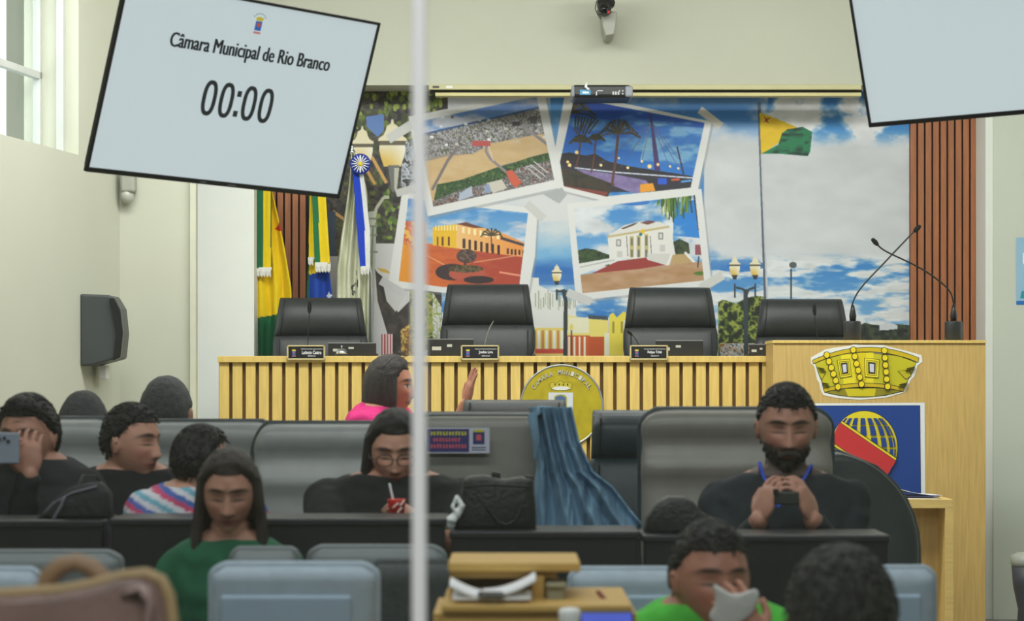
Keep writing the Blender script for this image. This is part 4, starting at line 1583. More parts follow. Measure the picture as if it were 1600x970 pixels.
# ================================================================== SCREENS
def tv(label, loc, rot, content):
    t = thing('television', label, 'television', (0, 0, 0), group='hanging televisions')
    w_, h_ = 1.22, .70
    b = MB()
    b.box((0, .024, 0), (w_ - .03, .022, h_ - .03))
    b.box((0, .06, -.02), (w_ * .6, .06, h_ * .6))
    b.build('housing', M_plast, t, bevel=.006)
    b = MB()
    bz = .011
    for c, d in (((0, 0, h_ / 2 - bz / 2), (w_, .018, bz)), ((0, 0, -h_ / 2 + bz * .8), (w_, .018, bz * 1.6)), ((w_ / 2 - bz / 2, 0, 0), (bz, .018, h_)), ((-w_ / 2 + bz / 2, 0, 0), (bz, .018, h_))):
        b.box(c, d)
    b.build('bezel', mat('bezel', (38, 37, 38), .35), t, bevel=.002)
    b = MB()
    b.box((0, .002, .004), (w_ - 2 * bz, .01, h_ - 2.4 * bz))
    scr = b.build('screen', SCR, t)
    if content:
        M = Matrix.Identity(4)
        b = MB()
        k = w_ / 397.
        for ox in (-.0022, 0, .0022):
            text_into(b, 'Câmara Municipal de Rio Branco', (0.02 + ox, -.0045, .152), .77, .070, 0, .0006, 0)
        b.build('title_text', SCRD, scr)
        b = MB()
        for cx_ in (-.133, -.052, .058, .139):
            n = 36
            ro_ = [(cx_ + .033 * sgnpow(math.cos(2 * PI * i / n), .8), -.03 + .066 * sgnpow(math.sin(2 * PI * i / n), .8)) for i in range(n)]
            ri_ = [(cx_ + .016 * sgnpow(math.cos(2 * PI * i / n), .8), -.03 + .050 * sgnpow(math.sin(2 * PI * i / n), .75)) for i in range(n)]
            vs = [(x, yy, z) for yy in (-.0045, -.0035) for rr_ in (ro_, ri_) for x, z in rr_]
            fs = [(i, (i + 1) % n, n + (i + 1) % n, n + i) for i in range(n)] + [(2 * n + i, 3 * n + i, 3 * n + (i + 1) % n, 2 * n + (i + 1) % n) for i in range(n)]
            fs += [(i, 2 * n + i, 2 * n + (i + 1) % n, (i + 1) % n) for i in range(n)] + [(n + i, n + (i + 1) % n, 3 * n + (i + 1) % n, 3 * n + i) for i in range(n)]
            b.add(vs, fs)
        b.box((.003, -.004, -.075), (.02, .001, .022)); b.box((.003, -.004, .0), (.02, .001, .022))
        b.build('timer_text', SCRD, scr)
        b = MB()
        crest_mini(b, (.018, .262), .030, 0, -.0045)
        b.build('crest_logo', crest_cols2, scr)
        b = MB()
        b.box((-.08, -.0095, -h_ / 2 + bz * .8), (.03, .001, .005)); b.box((.06, -.0095, -h_ / 2 + bz * .7), (.04, .001, .006))
        b.build('maker_mark', flat((120, 122, 126)), t)
    # swivel arm up to the ceiling
    t.location, t.rotation_euler = loc, rot
    Mx = Euler(rot).to_matrix()
    hub = Vector(loc) + Mx @ Vector((0, .11, 0))
    b = MB()
    b.tube([hub, hub + Vector((0, .12, .05)), Vector((hub.x, hub.y + .12, HC))], .022, 12, round_=False)
    b.box((hub.x, hub.y + .12, HC - .01), (.2, .2, .02))
    b.build('ceiling_mount', M_plast, t, True)
    return t


SCR = mat('lit screen white', (196, 205, 210), .35, var=.015, nscale=1.5, emit=.78, spec=.3)
SCRD = mat('screen dark text', (44, 50, 54), .4, var=0, emit=.3)
crest_cols2 = [mat('scr%d' % i, c, .4, var=0, emit=.6) for i, c in enumerate([(40, 96, 176), (196, 180, 50), (200, 80, 50), (60, 70, 80), (190, 120, 120)])]
tv('large television showing a timer and council title, upper left', (-1.0088, 8.9133, 2.4704), (.3166, .0225, .8221), True)
tv('large television with blank pale screen cut by the upper right corner', (1.8151, 8.9, 2.735), (.3117, -.017, -.6096), False)

# ================================================================== WALL SPEAKER, CONDUIT, SENSOR, POSTER
t = thing('wall_speaker', 'black box loudspeaker mounted on the left wall', 'speaker', P(160, 515, 12.75))
b = MB()
q = [P(x, y, 12.8) for x, y in ((131, 460), (178, 462), (190, 482), (194, 520), (190, 560), (150, 571), (132, 572))]
b.prism([(v.x, v.z) for v in q], 12.68, 12.98)
b.build('cabinet', mat('speaker black', (66, 70, 72), .45, bump=.1, bscale=200), t, bevel=.012, seg=3)
b = MB()
q = [P(x, y, 12.7) for x, y in ((172, 466), (180, 464), (190, 484), (194, 520), (190, 558), (178, 564), (183, 520))]
b.prism([(v.x, v.z) for v in q], 12.66, 12.70)
b.build('grille', mat('speaker trim', (30, 32, 34), .3), t, bevel=.006)
b = MB()
b.pbox(155, 571, 166, 592, 12.85, .1)
b.build('bracket', M_white, t, bevel=.004)
cdt = MB()
cdt.pbox(157, 590, 168, 800, 13.1, .06)
o = cdt.build('cable_conduit', mat('dull conduit', (176, 178, 164), .5), None, bevel=.006)
tag(o, 'pale cable conduit running down the wall below the loudspeaker', 'conduit')
t = thing('alarm_sensor', 'small grey rounded sensor on the wall under the timer television', 'sensor', P(199, 300, 13.25))
b = MB()
b.pbox(188, 262, 210, 300, 13.2, .1)
b.build('body', mat('grey sensor', (160, 160, 150), .5), t, bevel=.015, seg=3)
b = MB()
c = P(199, 306, 13.26)
b.ell((c.x, 13.25, c.z), (.037, .05, .045))
b.build('dome', mat('sensor dome', (178, 178, 168), .3), t, True)
t = thing('wall_poster', 'pale blue poster cut by the right edge of the wall', 'poster', P(1605, 475, 14.39))
a_ = Art(14.398)
a_.poly([(1588, 371), (1625, 371), (1625, 476), (1588, 476)], (150, 190, 216))
a_.poly([(1588, 470), (1625, 470), (1625, 476), (1588, 476)], (30, 110, 190))
a_.poly([(1596, 455), (1625, 450), (1625, 466), (1594, 466)], (40, 150, 160))
a_.poly([(1598, 395), (1625, 390), (1625, 410), (1598, 412)], (226, 236, 240))
a_.done('printed_sheet', t)

# ================================================================== SIDE TABLE WITH PAPERS
YS = 12.2
t = thing('side_table', 'pale wooden open cabinet table in front of the podium, right side', 'table', P(1400, 990, YS))
b = MB(); b.pbox(1290, 780, 1489, 794, YS, .5); b.build('top', M_pine, t, bevel=.002)
b = MB(); b.pbox(1477, 794, 1490, 1034, YS, .5); b.build('side_panel', M_pine, t, bevel=.002)
b = MB(); b.pbox(1290, 794, 1303, 1034, YS, .5); b.build('side_panel', M_pine, t, bevel=.002)
b = MB(); b.pbox(1303, 794, 1477, 1034, YS + .2, .02); b.build('back_panel', M_oak, t)
zt = P(0, 780, YS).z
for i, (x, y, w_, r_, lab) in enumerate(((1425, .12, .30, .05, 'lowest sheet of the papers on the side table by the podium'), (1432, .16, .28, -.12, 'middle sheet of the papers on the side table'),
                                         (1428, .10, .29, .2, 'curled topmost sheet of the papers on the side table'))):
    b = MB()
    n = 10
    vs, fs = [], []
    for a in range(n):
        for c in range(4):
            u = a / (n - 1)
            vs.append(Vector(((u - .5) * w_, (c / 3 - .5) * .21, (.055 * (1 - u) ** 2 if i == 2 else .004 * i) + .003 * i)))
    R_ = Matrix.Rotation(r_, 3, 'Z')
    c0 = P(x, 780, YS)
    vs = [R_ @ v + Vector((c0.x, YS + .14 + .02 * i, zt + .003 + .0035 * i)) for v in vs]
    fs = [(a * 4 + c, a * 4 + c + 1, a * 4 + 5 + c, a * 4 + 4 + c) for a in range(n - 1) for c in range(3)]
    b.add(vs, fs)
    o = b.build('paper_sheet', M_paper if i != 1 else mat('navy folder', (60, 66, 110), .5), None, True)
    s_ = o.modifiers.new('thickness', 'SOLIDIFY'); s_.thickness = .002
    tag(o, lab if i != 1 else 'dark blue folder between the papers on the side table', 'paper' if i != 1 else 'folder', 'papers on the side table' if i != 1 else None)
    if i == 1:
        o.name = 'paper_folder'


# ================================================================== PEOPLE
def remesh(mb, voxel, smooth_it=4):
    me = mb.mesh('tmp')
    ob = bpy.data.objects.new('tmp_source', me)
    C.objects.link(ob)
    r = ob.modifiers.new('r', 'REMESH')
    r.mode = 'VOXEL'
    r.voxel_size = voxel
    s_ = ob.modifiers.new('s', 'SMOOTH')
    s_.iterations = smooth_it
    s_.factor = .5
    bpy.context.view_layer.update()
    out = bpy.data.meshes.new_from_object(ob.evaluated_get(bpy.context.evaluated_depsgraph_get()))
    bpy.data.objects.remove(ob)
    bpy.data.meshes.remove(me)
    return out


def verts_np(me):
    co = np.empty(len(me.vertices) * 3)
    me.vertices.foreach_get('co', co)
    return co.reshape(-1, 3)


def gb(x, y, cx, cy, sx, sy):
    return np.exp(-((x - cx) / sx) ** 2 - ((y - cy) / sy) ** 2)


def head_shape(sc_=1.0, n1=60, n2=84, jaw=1.0):
    """head surface as a grid, face towards -y, origin at half head height (eye level), metres"""
    th = np.linspace(0.02, PI - 0.02, n1)[:, None]
    ph = np.linspace(0, 2 * PI, n2, endpoint=False)[None, :]
    x = .076 * np.sin(th) ** .9 * np.cos(ph)
    y = .094 * np.sin(th) ** .9 * np.sin(ph)
    z = .117 * np.cos(th) + 0 * ph
    y = y + .008
    low = np.clip(-z / .117, 0, 1)
    x = x * (1 - .30 * low ** 1.6 * jaw)
    back = np.clip(y / .094, 0, 1)
    y = y - back * low ** 1.2 * .055
    front = np.clip(-y / .06, 0, 1)
    y = y - front * low ** 2 * .012
    x = x * (1 + .03 * gb(z, 0 * z, .03, 0, .05, 1) )
    # face plane flatter
    y = np.where(y < -.078, -.078 + (y + .078) * .55, y)
    fr = (y < 0) * np.clip(-y / .05, 0, 1)
    d = np.zeros_like(x + y)
    nosz = np.clip((.022 - z) / .055, 0, 1) * (z > -.040) + np.clip((z + .052) / .012, 0, 1) * (z <= -.040)
    d += .024 * np.exp(-(x / (.0085 + .006 * np.clip((.01 - z) / .05, 0, 1))) ** 2) * nosz
    d += .006 * gb(np.abs(x), z, .012, -.036, .007, .008)
    d += .0055 * gb(np.abs(x), z, .028, .030, .024, .009)
    d -= .0125 * gb(np.abs(x), z, .030, .006, .017, .013)
    d += .0045 * gb(np.abs(x), z, .031, .004, .011, .007)
    d += .005 * gb(np.abs(x), z, .045, -.022, .02, .018)
    d += .007 * gb(x, z, 0, -.058, .021, .0045)
    d += .007 * gb(x, z, 0, -.069, .018, .005)
    d -= .004 * gb(x, z, 0, -.0635, .024, .0022)
    d -= .003 * gb(x, z, 0, -.080, .02, .006)
    d += .009 * gb(x, z, 0, -.100, .022, .014)
    y = y - d * fr
    return np.stack([x, y, z], -1) * sc_


def head_rings(mb, M, sc_):
    g = head_shape(sc_)
    rs = [[M @ Vector(v) for v in row] for row in g.tolist()]
    mb.rings(rs)
    for s_ in (-1, 1):
        rot = M.to_3x3() @ Matrix.Rotation(s_ * .35, 3, 'Z')
        mb.ell(M @ Vector((s_ * .079 * sc_, .012 * sc_, -.006 * sc_)), (.007 * sc_, .017 * sc_, .031 * sc_), 0, 8, rot)
        mb.ell(M @ Vector((s_ * .083 * sc_, .016 * sc_, .004 * sc_)), (.007 * sc_, .012 * sc_, .020 * sc_), 0, 8, rot)


def face_paint(co, M, sc_, skin, beard=None, brow=(40, 30, 26), lips=None, down=True):
    """skin colour with lips, brows, eyes painted where they belong"""
    loc = co @ np.array(M.to_3x3().inverted().transposed()) if False else (np.c_[co, np.ones(len(co))] @ np.array(M.inverted()).T)[:, :3]
    x, y, z = (loc / sc_).T
    col = np.tile(A(skin), (len(co), 1))
    near = (np.abs(z) < .15) & (np.abs(x) < .1) & (y > -.125) & (y < .13)
    fr = near & (y < -.03)

    def put(w, c):
        nonlocal col
        w = np.clip(w, 0, 1)[:, None]
        col = col * (1 - w) + A(c) * w
    lips = lips or (150, 84, 78)
    put(fr * .35 * gb(np.abs(x), z, .042, -.03, .02, .02), (196, 110, 96))
    put(fr * gb(x, z, 0, -.0635, .025, .0085) * 1.15, lips)
    put(fr * gb(x, z, 0, -.0635, .022, .0018) * 1.3, (60, 30, 30))
    bz = .026 + .004 * (1 - ((np.abs(x) - .03) / .02) ** 2)
    put(fr * gb(np.abs(x), z - bz, .032, 0, .021, .0042) * 1.5, brow)
    if down:
        put(fr * gb(np.abs(x), z, .031, -.001, .016, .0022) * 1.5, (30, 20, 20))
        put(fr * gb(np.abs(x), z, .031, .010, .016, .004) * .35, (110, 70, 60))
    else:
        put(fr * gb(np.abs(x), z, .031, .003, .013, .0048) * 1.8, (222, 216, 210))
        put(fr * gb(np.abs(x), z, .031, .003, .0055, .0055) * 2.2, (30, 20, 18))
        put(fr * gb(np.abs(x), z, .031, .0085, .016, .002) * 1.6, (26, 18, 18))
    put(fr * gb(np.abs(x), z, .009, -.043, .0035, .0025) * 1.2, (70, 36, 32))
    if beard:
        r = (z < -.035) & (y < .03) & near
        k = np.clip((-.030 - z) / .015 + (np.abs(x) - .03) * 20, 0, 1) * r
        k = k * (1 - np.clip(gb(x, z, 0, -.066, .02, .007) * 1.4, 0, 1))
        k = k * (1 - .8 * np.clip(gb(np.abs(x), z, .036, -.03, .016, .02), 0, 1))
        put(k * .75, beard)
    return col


def cap(mb, M, sc_, hairline, grow=1.07, thick=.012, seed=0, rough=.004, nape=-.05):
    """shell of hair over the skull, closed solid"""
    g = head_shape(1.0, 60, 84)
    # skull without the face features
    th = np.linspace(0.02, PI - 0.02, 60)[:, None]
    ph = np.linspace(0, 2 * PI, 84, endpoint=False)[None, :]
    x, y, z = g[..., 0], g[..., 1], g[..., 2]
    lim = hairline(x, y, z)
    keep = z > lim
    vs = []
    fs = []
    n1, n2 = x.shape
    N = np.array([[noise.noise(Vector((a * 60, b_ * 60, c * 60 + seed))) for a, b_, c in zip(r0, r1, r2)] for r0, r1, r2 in zip(x, y, z)])
    edge = np.clip((z - lim) / .03, 0.15, 1)
    for layer, (gr, t_) in enumerate(((.985, 0), (grow, 1))):
        for i in range(n1):
            for j in range(n2):
                f = gr + (t_ * thick * 8 * 0)
                o = t_ * (thick * edge[i, j] + rough * N[i, j])
                v = Vector((x[i, j], y[i, j], z[i, j]))
                l_ = v.length
                vs.append(M @ (v * (1 + (o / l_ if t_ else -.03)) * sc_))
    o_ = n1 * n2
    kf = keep[:-1] & keep[1:]
    quads = set()
    for i in range(n1 - 1):
        for j in range(n2):
            j2 = (j + 1) % n2
            if keep[i, j] and keep[i + 1, j] and keep[i, j2] and keep[i + 1, j2]:
                quads.add((i, j))
    for (i, j) in quads:
        j2 = (j + 1) % n2
        a, b_, c, d = i * n2 + j, i * n2 + j2, (i + 1) * n2 + j2, (i + 1) * n2 + j
        fs.append((a, b_, c, d))
        fs.append((a + o_, d + o_, c + o_, b_ + o_))
        for (ni, nj), (p, q) in ((((i - 1), j), (a, b_)), (((i + 1), j), (c, d)), ((i, (j - 1) % n2), (d, a)), ((i, j2), (b_, c))):
            if (ni, nj) not in quads:
                if ni < 0:
                    continue
                fs.append((p, p + o_, q + o_, q))
    if keep[0].all():
        fs.append(tuple(range(n2)))
        fs.append(tuple(o_ + k for k in range(n2))[::-1])
    used = sorted({i for f in fs for i in f})
    mp = {u: k for k, u in enumerate(used)}
    mb.add([vs[u] for u in used], [tuple(mp[i] for i in f) for f in fs])


def hand(mb, wrist, d, palm_n, s_=1.0, curl=.5, side=1, spread=.18):
    """palm and five fingers. d: pointing direction, palm_n: palm normal, side: thumb side sign"""
    d = Vector(d).normalized()
    n = Vector(palm_n)
    n = (n - d * n.dot(d)).normalized()
    r = d.cross(n) * side
    R3 = Matrix((r, d, n)).transposed()
    w = Vector(wrist)
    mb.ell(w + d * .045 * s_, (.040 * s_, .052 * s_, .016 * s_), 0, 10, R3)
    mb.ell(w + d * .07 * s_, (.041 * s_, .026 * s_, .014 * s_), 0, 10, R3)
    L = [(.030, .070, .0085), (.010, .078, .0088), (-.011, .073, .0085), (-.030, .058, .0075)]
    for k, (off, ln, rad) in enumerate(L):
        p = w + d * .082 * s_ + r * off * s_
        a = curl * .35
        dirv = (d + r * spread * (off / .03) * .5).normalized()
        pts = [p - d * .01 * s_]
        rr = [rad * s_ * 1.08]
        for q, seg_ in enumerate((.42, .32, .26)):
            dv = (dirv * math.cos(a) + n * math.sin(a))
            p = (pts[-1] + dv * ln * seg_ * s_ * (1.15 if q == 0 else 1))
            pts.append(p)
            rr.append(rad * s_ * (1 - .1 * (q + 1)))
            a += curl * (.75 + .1 * k)
        mb.tube(pts, rr, 10)
    p = w + d * .025 * s_ + r * .034 * s_
    mb.tube([w + d * .012 * s_ + r * .015 * s_, p, p + (d * .7 + r * .6 + n * .3 * curl).normalized() * .034 * s_,
             p + (d * .7 + r * .6).normalized() * .034 * s_ + (d + r * .15 + n * curl * .8).normalized() * .030 * s_], [.013 * s_, .0125 * s_, .0105 * s_, .008 * s_], 10)


def person(label, H, yaw=0, pitch=0, roll=0, s_=1.0, skin=(176, 124, 100), hair='short', hair_m=None, shirt=(24, 26, 30), sleeves='long', arms=None, body_yaw=None,
           lean=0.0, vox=.0045, beard=None, down=True, bw=1.0, shirt_m=None, shirt_col=None, hip_z=None, lips=None, name='person', seated_floor=0.0, group=None, drop=-.05):
    """yaw: 0 faces the camera side (-y), positive turns towards +x"""
    H = Vector(H)
    by = yaw * .4 if body_yaw is None else body_yaw
    Mh = Matrix.Translation(H) @ Matrix.Rotation(yaw, 4, 'Z') @ Matrix.Rotation(pitch, 4, 'X') @ Matrix.Rotation(roll, 4, 'Y')
    Mb = Matrix.Translation(H) @ Matrix.Rotation(by, 4, 'Z')
    Mbi = Mb.inverted()

    def B(x, y, z):
        y = y + lean * (-z - .1) * .9
        return Mb @ Vector((x * s_, y * s_, (z - drop * (z < -.15)) * s_))
    sit = (H.z - seated_floor)                         # head height above the floor
    hipz = -(sit - .50) / s_ + drop if hip_z is None else hip_z
    hipz = max(min(hipz, -.62), -.9)
    rings_ = [(-.085, .056, .058, .022), (-.12, .057, .060, .030), (-.155, .070, .062, .040), (-.18, .108, .072, .045), (-.205, .152, .084, .05), (-.245, .182, .096, .05), (-.32, .176, .112, .045),
              (-.42, .162, .115, .05), (-.54, .150, .112, .06), (hipz + .10, .165, .12, .07), (hipz, .178, .13, .08), (hipz - .07, .15, .11, .08)]
    SH = .172 * bw

    def torso(mb, g, z0=0, skip=0, zmax=1):
        rs = []
        for (z, hw, hd, yc) in rings_[skip:]:
            ww = hw * (bw if z < -.17 else 1) + g
            hd2 = hd * (1 + (bw - 1) * .7 if z < -.17 else 1) + g
            rs.append([B(ww * sgnpow(math.cos(2 * PI * k / 26), .8), yc + hd2 * sgnpow(math.sin(2 * PI * k / 26), .9), z) for k in range(26)])
        mb.rings(rs)
    arms = arms or {}
    A_ = {}
    for sd, key in ((-1, 'L'), (1, 'R')):              # L: towards -x of the body
        a = dict(arms.get(key, {}))
        a.setdefault('elbow', B(sd * (SH + .06), -.02, -.50))
        a.setdefault('wrist', B(sd * .12, -.24, -.58))
        a.setdefault('dir', (Mb.to_3x3() @ Vector((-sd * .5, -.8, -.1))))
        a.setdefault('pn', (0, 0, -1))
        a.setdefault('curl', .5)
        a.setdefault('side', -sd)
        a['shoulder'] = a.get('shoulder', B(sd * (SH - .010), .05, -.262))
        A_[key] = a
    b = MB()
    head_rings(b, Mh, s_)
    torso(b, 0)
    b.tube([Mh @ Vector((0, .03 * s_, -.07 * s_)), B(0, .04, -.17)], [.054 * s_, .06 * s_], 16)
    for a in A_.values():
        S0, E, Wr = Vector(a['shoulder']), Vector(a['elbow']), Vector(a['wrist'])
        b.tube([S0, S0.lerp(E, .5), E, E.lerp(Wr, .3), Wr], [.050 * s_ * bw, .043 * s_ * bw, .037 * s_ * bw, .038 * s_ * bw, .026 * s_], 14)
        hand(b, Wr, a['dir'], a['pn'], s_, a['curl'], a['side'], a.get('spread', .18))
    for sd in (-1, 1):
        hip, kn = B(sd * .1, .06, hipz - .02), B(sd * .13, -.30, hipz - .04)
        ft = Vector((kn.x, kn.y + .02, seated_floor + .07))
        b.tube([hip, hip.lerp(kn, .5), kn, kn.lerp(ft, .35), ft], [.085 * s_, .07 * s_, .052 * s_, .05 * s_, .036 * s_], 12)
        fd = (Mb.to_3x3() @ Vector((0, -1, 0)))
        b.tube([ft + Vector((0, 0, -.03)) - fd * .04, ft + fd * .15 + Vector((0, 0, -.045))], [.035, .026], 10)
    me = remesh(b, vox)
    co = verts_np(me)
    col = face_paint(co, Mh, s_, skin, beard, lips=lips, down=down)
    set_col(me, col)
    body = link(name, me, M_skinA, None, True)
    tag(body, label, 'person', group)
    # ---- clothes
    b = MB()
    rs = []
    for (z, hw, hd, yc) in rings_[3:]:
        ww = hw * bw + .014
        rs.append([B(ww * sgnpow(math.cos(2 * PI * k / 26), .8), yc + (hd * (1 + (bw - 1) * .7) + .014) * sgnpow(math.sin(2 * PI * k / 26), .9), z) for k in range(26)])
    rs.insert(0, [B(.082 * math.cos(2 * PI * k / 26), .042 + .074 * math.sin(2 * PI * k / 26), -.172 + .012 * math.sin(2 * PI * k / 26)) for k in range(26)])
    b.rings(rs)
    for a in A_.values():
        S0, E, Wr = Vector(a['shoulder']), Vector(a['elbow']), Vector(a['wrist'])
        if sleeves == 'long':
            b.tube([S0, S0.lerp(E, .5), E, E.lerp(Wr, .35), E.lerp(Wr, .9)], [.058 * s_ * bw, .054 * s_ * bw, .048 * s_ * bw, .047 * s_, .036 * s_], 14, round_=True)
        else:
            b.tube([S0, S0.lerp(E, .3), S0.lerp(E, .58)], [.059 * s_ * bw, .060 * s_ * bw, .058 * s_ * bw], 14, round_=True)
    me = remesh(b, .008, 6)
    co = verts_np(me)
    nrm = np.empty(len(me.vertices) * 3)
    me.vertices.foreach_get('normal', nrm)
    nrm = nrm.reshape(-1, 3)
    dsp = np.array([noise.noise(Vector((v[0] * 13, v[1] * 13, v[2] * 22 + H.x * 5))) + .5 * noise.noise(Vector((v[0] * 30 + 3, v[1] * 30, v[2] * 34))) for v in co.tolist()])
    co = co + nrm * dsp[:, None] * .006
    me.vertices.foreach_set('co', co.ravel())
    if shirt_col is not None:
        set_col(me, shirt_col(co))
        sm = M_cloth
    else:
        sm = shirt_m or mat('shirt_%d_%d_%d' % tuple(shirt), shirt, .85, var=.15, nscale=30, bump=.15, bscale=250)
    link('shirt', me, sm, body, True)
    b = MB()
    for sd in (-1, 1):
        hip, kn = B(sd * .1, .06, hipz - .02), B(sd * .13, -.30, hipz - .04)
        ft = Vector((kn.x, kn.y + .02, seated_floor + .12))
        b.tube([hip, hip.lerp(kn, .5), kn, kn.lerp(ft, .4), ft], [.1 * s_, .082 * s_, .066 * s_, .062 * s_, .055 * s_], 12)
    me = remesh(b, .014, 3)
    link('trousers', me, mat('dark trousers', (36, 40, 52), .9), body, True)
    # ---- hair
    hm = hair_m or M_hair
    b = MB()
    if hair == 'short':
        cap(b, Mh, s_, lambda x, y, z: np.where(y < -.045, .062 + .25 * np.clip(-y - .07, -.02, .1) * 0, np.where(y < .0, .062 - (y + .045) / .045 * .050, np.where(y < .03, -.004 - y * .6, -.055))), thick=.016, seed=int(H.x * 10))
    elif hair == 'crop':
        cap(b, Mh, s_, lambda x, y, z: np.where(y < -.04, .064, np.where(y < .0, .064 - (y + .04) / .04 * .045, np.where(y < .03, .0, -.045))), thick=.009, rough=.002)
    elif hair in ('bob', 'long'):
        cap(b, Mh, s_, lambda x, y, z: np.where(y < -.055, .070, np.where(y < -.01, .070 - (y + .055) / .045 * .085, -.085)), thick=.018, seed=3)
        rr = np.random.default_rng(int(abs(H.x) * 100) + 5)
        ln = .11 if hair == 'bob' else .42
        for k in range(64):
            u = k / 63
            ang = math.radians(-20 + 220 * u)              # around the back from one temple to the other
            rx, ry = .086, .098
            px_, py_ = rx * math.cos(ang), ry * math.sin(ang) + .010
            zt_ = .045 - .01 * rr.random()
            Ls = ln * rr.uniform(.85, 1.1)
            sidek = abs(math.cos(ang))
            st_ = Mh @ (Vector((px_ * .95, py_ * .95, zt_)) * s_)
            mid = Mh @ (Vector((px_ * 1.06, py_ * 1.02, -.06)) * s_)
            out = [Mh @ (Vector((px_ * .6, py_ * .6, .1)) * s_), st_, mid]
            if hair == 'long':
                fwd = -.06 * sidek if rr.random() < .65 else .02
                e1 = Mh @ (Vector((px_ * 1.2, py_ + fwd * .6, -.16)) * s_)
                e1.z = min(e1.z, H.z - .15 * s_)
                e2 = Vector((e1.x + rr.uniform(-.012, .012), e1.y - .02 + rr.uniform(-.015, .015), e1.z - Ls * .5))
                e3 = Vector((e2.x + rr.uniform(-.02, .02), e2.y + rr.uniform(-.02, .02), e2.z - Ls * .32))
                out += [e1, e2, e3]
                rad = [.008, .012, .014, .014, .011, .004]
            else:
                e1 = Mh @ (Vector((px_ * .92, py_ * .9, -.06 - Ls * .6)) * s_)
                out += [e1]
                rad = [.008, .013, .014, .008]
            b.tube(out, [q * s_ for q in rad], 8)
    if hair in ('short', 'crop') and hm is not M_haird:
        g = head_shape(1.0)
        r2 = np.random.default_rng(int(abs(H.x) * 77) + 3)
        th_k = .016 if hair == 'short' else .009
        n_t = 0
        while n_t < 620:
            i, j = int(r2.integers(1, 38)), int(r2.integers(0, 84))
            p = Vector(g[i, j])
            lim_ = .060 if p.y < -.045 else (.060 - (p.y + .045) / .045 * .05 if p.y < 0 else -.05 if p.y > .03 else .0)
            if p.z < lim_:
                continue
            n_t += 1
            nn = p.normalized()
            dr = Vector((p.x * .5 + r2.uniform(-.02, .02), .05 + r2.uniform(-.03, .03), -.03 - max(0, p.y) * .6 + r2.uniform(-.02, .02)))
            if p.y < -.03:
                dr = Vector((r2.uniform(-.05, .05), -.01 + r2.uniform(-.03, .03), .02 * r2.uniform(-1, 1)))
            dr = (dr - nn * dr.dot(nn)).normalized()
            L_ = r2.uniform(.012, .024) if hair == 'short' else r2.uniform(.008, .014)
            q0 = p + nn * th_k * .8
            b.tube([Mh @ (q0 * s_), Mh @ ((q0 + dr * L_ * .5 + nn * .003) * s_), Mh @ ((q0 + dr * L_ + nn * r2.uniform(-.001, .003)) * s_)], [.0030 * s_, .0028 * s_, .0008 * s_], 4, round_=False)
    if hair != 'none':
        b.build('hair', hm, body, True)
    if beard:
        b = MB()
        g = head_shape(1.0)
        b2 = MB()
        # beard as a thin jaw strap of solid tufts
        rr = np.random.default_rng(11)
        for k in range(340):
            u = rr.uniform(-.9, .9)
            v_ = rr.uniform(0, 1)
            i = int(np.interp(v_, [0, 1], [38, 55]))
            j = int((84 * .75 + u * 20)) % 84
            p = Vector(g[i, j])
            if p.z > -.045 and abs(p.x) < .045:
                continue
            if abs(p.x) < .026 and p.z > -.082 and not (-.056 < p.z < -.046):
                continue
            dr = Vector((p.x * .35, p.y * .25, -.05)).normalized()
            b.tube([Mh @ (p * .985 * s_), Mh @ ((p * .998 + dr * .008) * s_), Mh @ ((p * .99 + dr * .015) * s_)], [.0036 * s_, .003 * s_, .001 * s_], 5)
        for k in range(30):
            x = (k / 29 - .5) * .052
            p = Vector((x, -.090 - .008 * (1 - (x / .03) ** 2), -.0505 - abs(x) * .25))
            b.tube([Mh @ (p * s_), Mh @ ((p + Vector((x * .25, -.003, -.008))) * s_)], [.0042 * s_, .0015 * s_], 5)
        b.build('beard', mat('dark beard hair', beard, .8, var=.4, nscale=60, bump=.4), body, True)
    return body, Mh, B


def spectacles(parent, Mh, s_, col=(70, 66, 64), up=False):
    b = MB()
    dz, dy, tilt = (0, 0, 0)
    for sd in (-1, 1):
        pts = []
        for k in range(17):
            a = 2 * PI * k / 16
            p = Vector((sd * .031 + .024 * sgnpow(math.cos(a), .8), -.103, .001 + .018 * sgnpow(math.sin(a), .8)))
            if up:
                p = Vector((sd * .031 + .024 * math.cos(a), -.045 + .012 * math.sin(a), .137 + .010 * math.sin(a) * 1.0))
            pts.append(Mh @ (p * s_))
        b.tube(pts, .0018 * s_, 6, round_=False)
        tip = Vector((sd * .056, -.100, .004)) if not up else Vector((sd * .056, -.045, .124))
        end = Vector((sd * .082, .012, .006)) if not up else Vector((sd * .086, .03, .07))
        b.tube([Mh @ (tip * s_), Mh @ (Vector((sd * .076, tip.y + .03, tip.z - .004)) * s_), Mh @ (end * s_)], .0018 * s_, 6)
    c = [(-.008, -.106, .004), (0, -.108, .007), (.008, -.106, .004)] if not up else [(-.008, -.05, .128), (0, -.05, .130), (.008, -.05, .128)]
    b.tube([Mh @ (Vector(p) * s_) for p in c], .0018 * s_, 6)
    b.build('spectacles', mat('spectacle frame', col, .3, .4), parent, True)


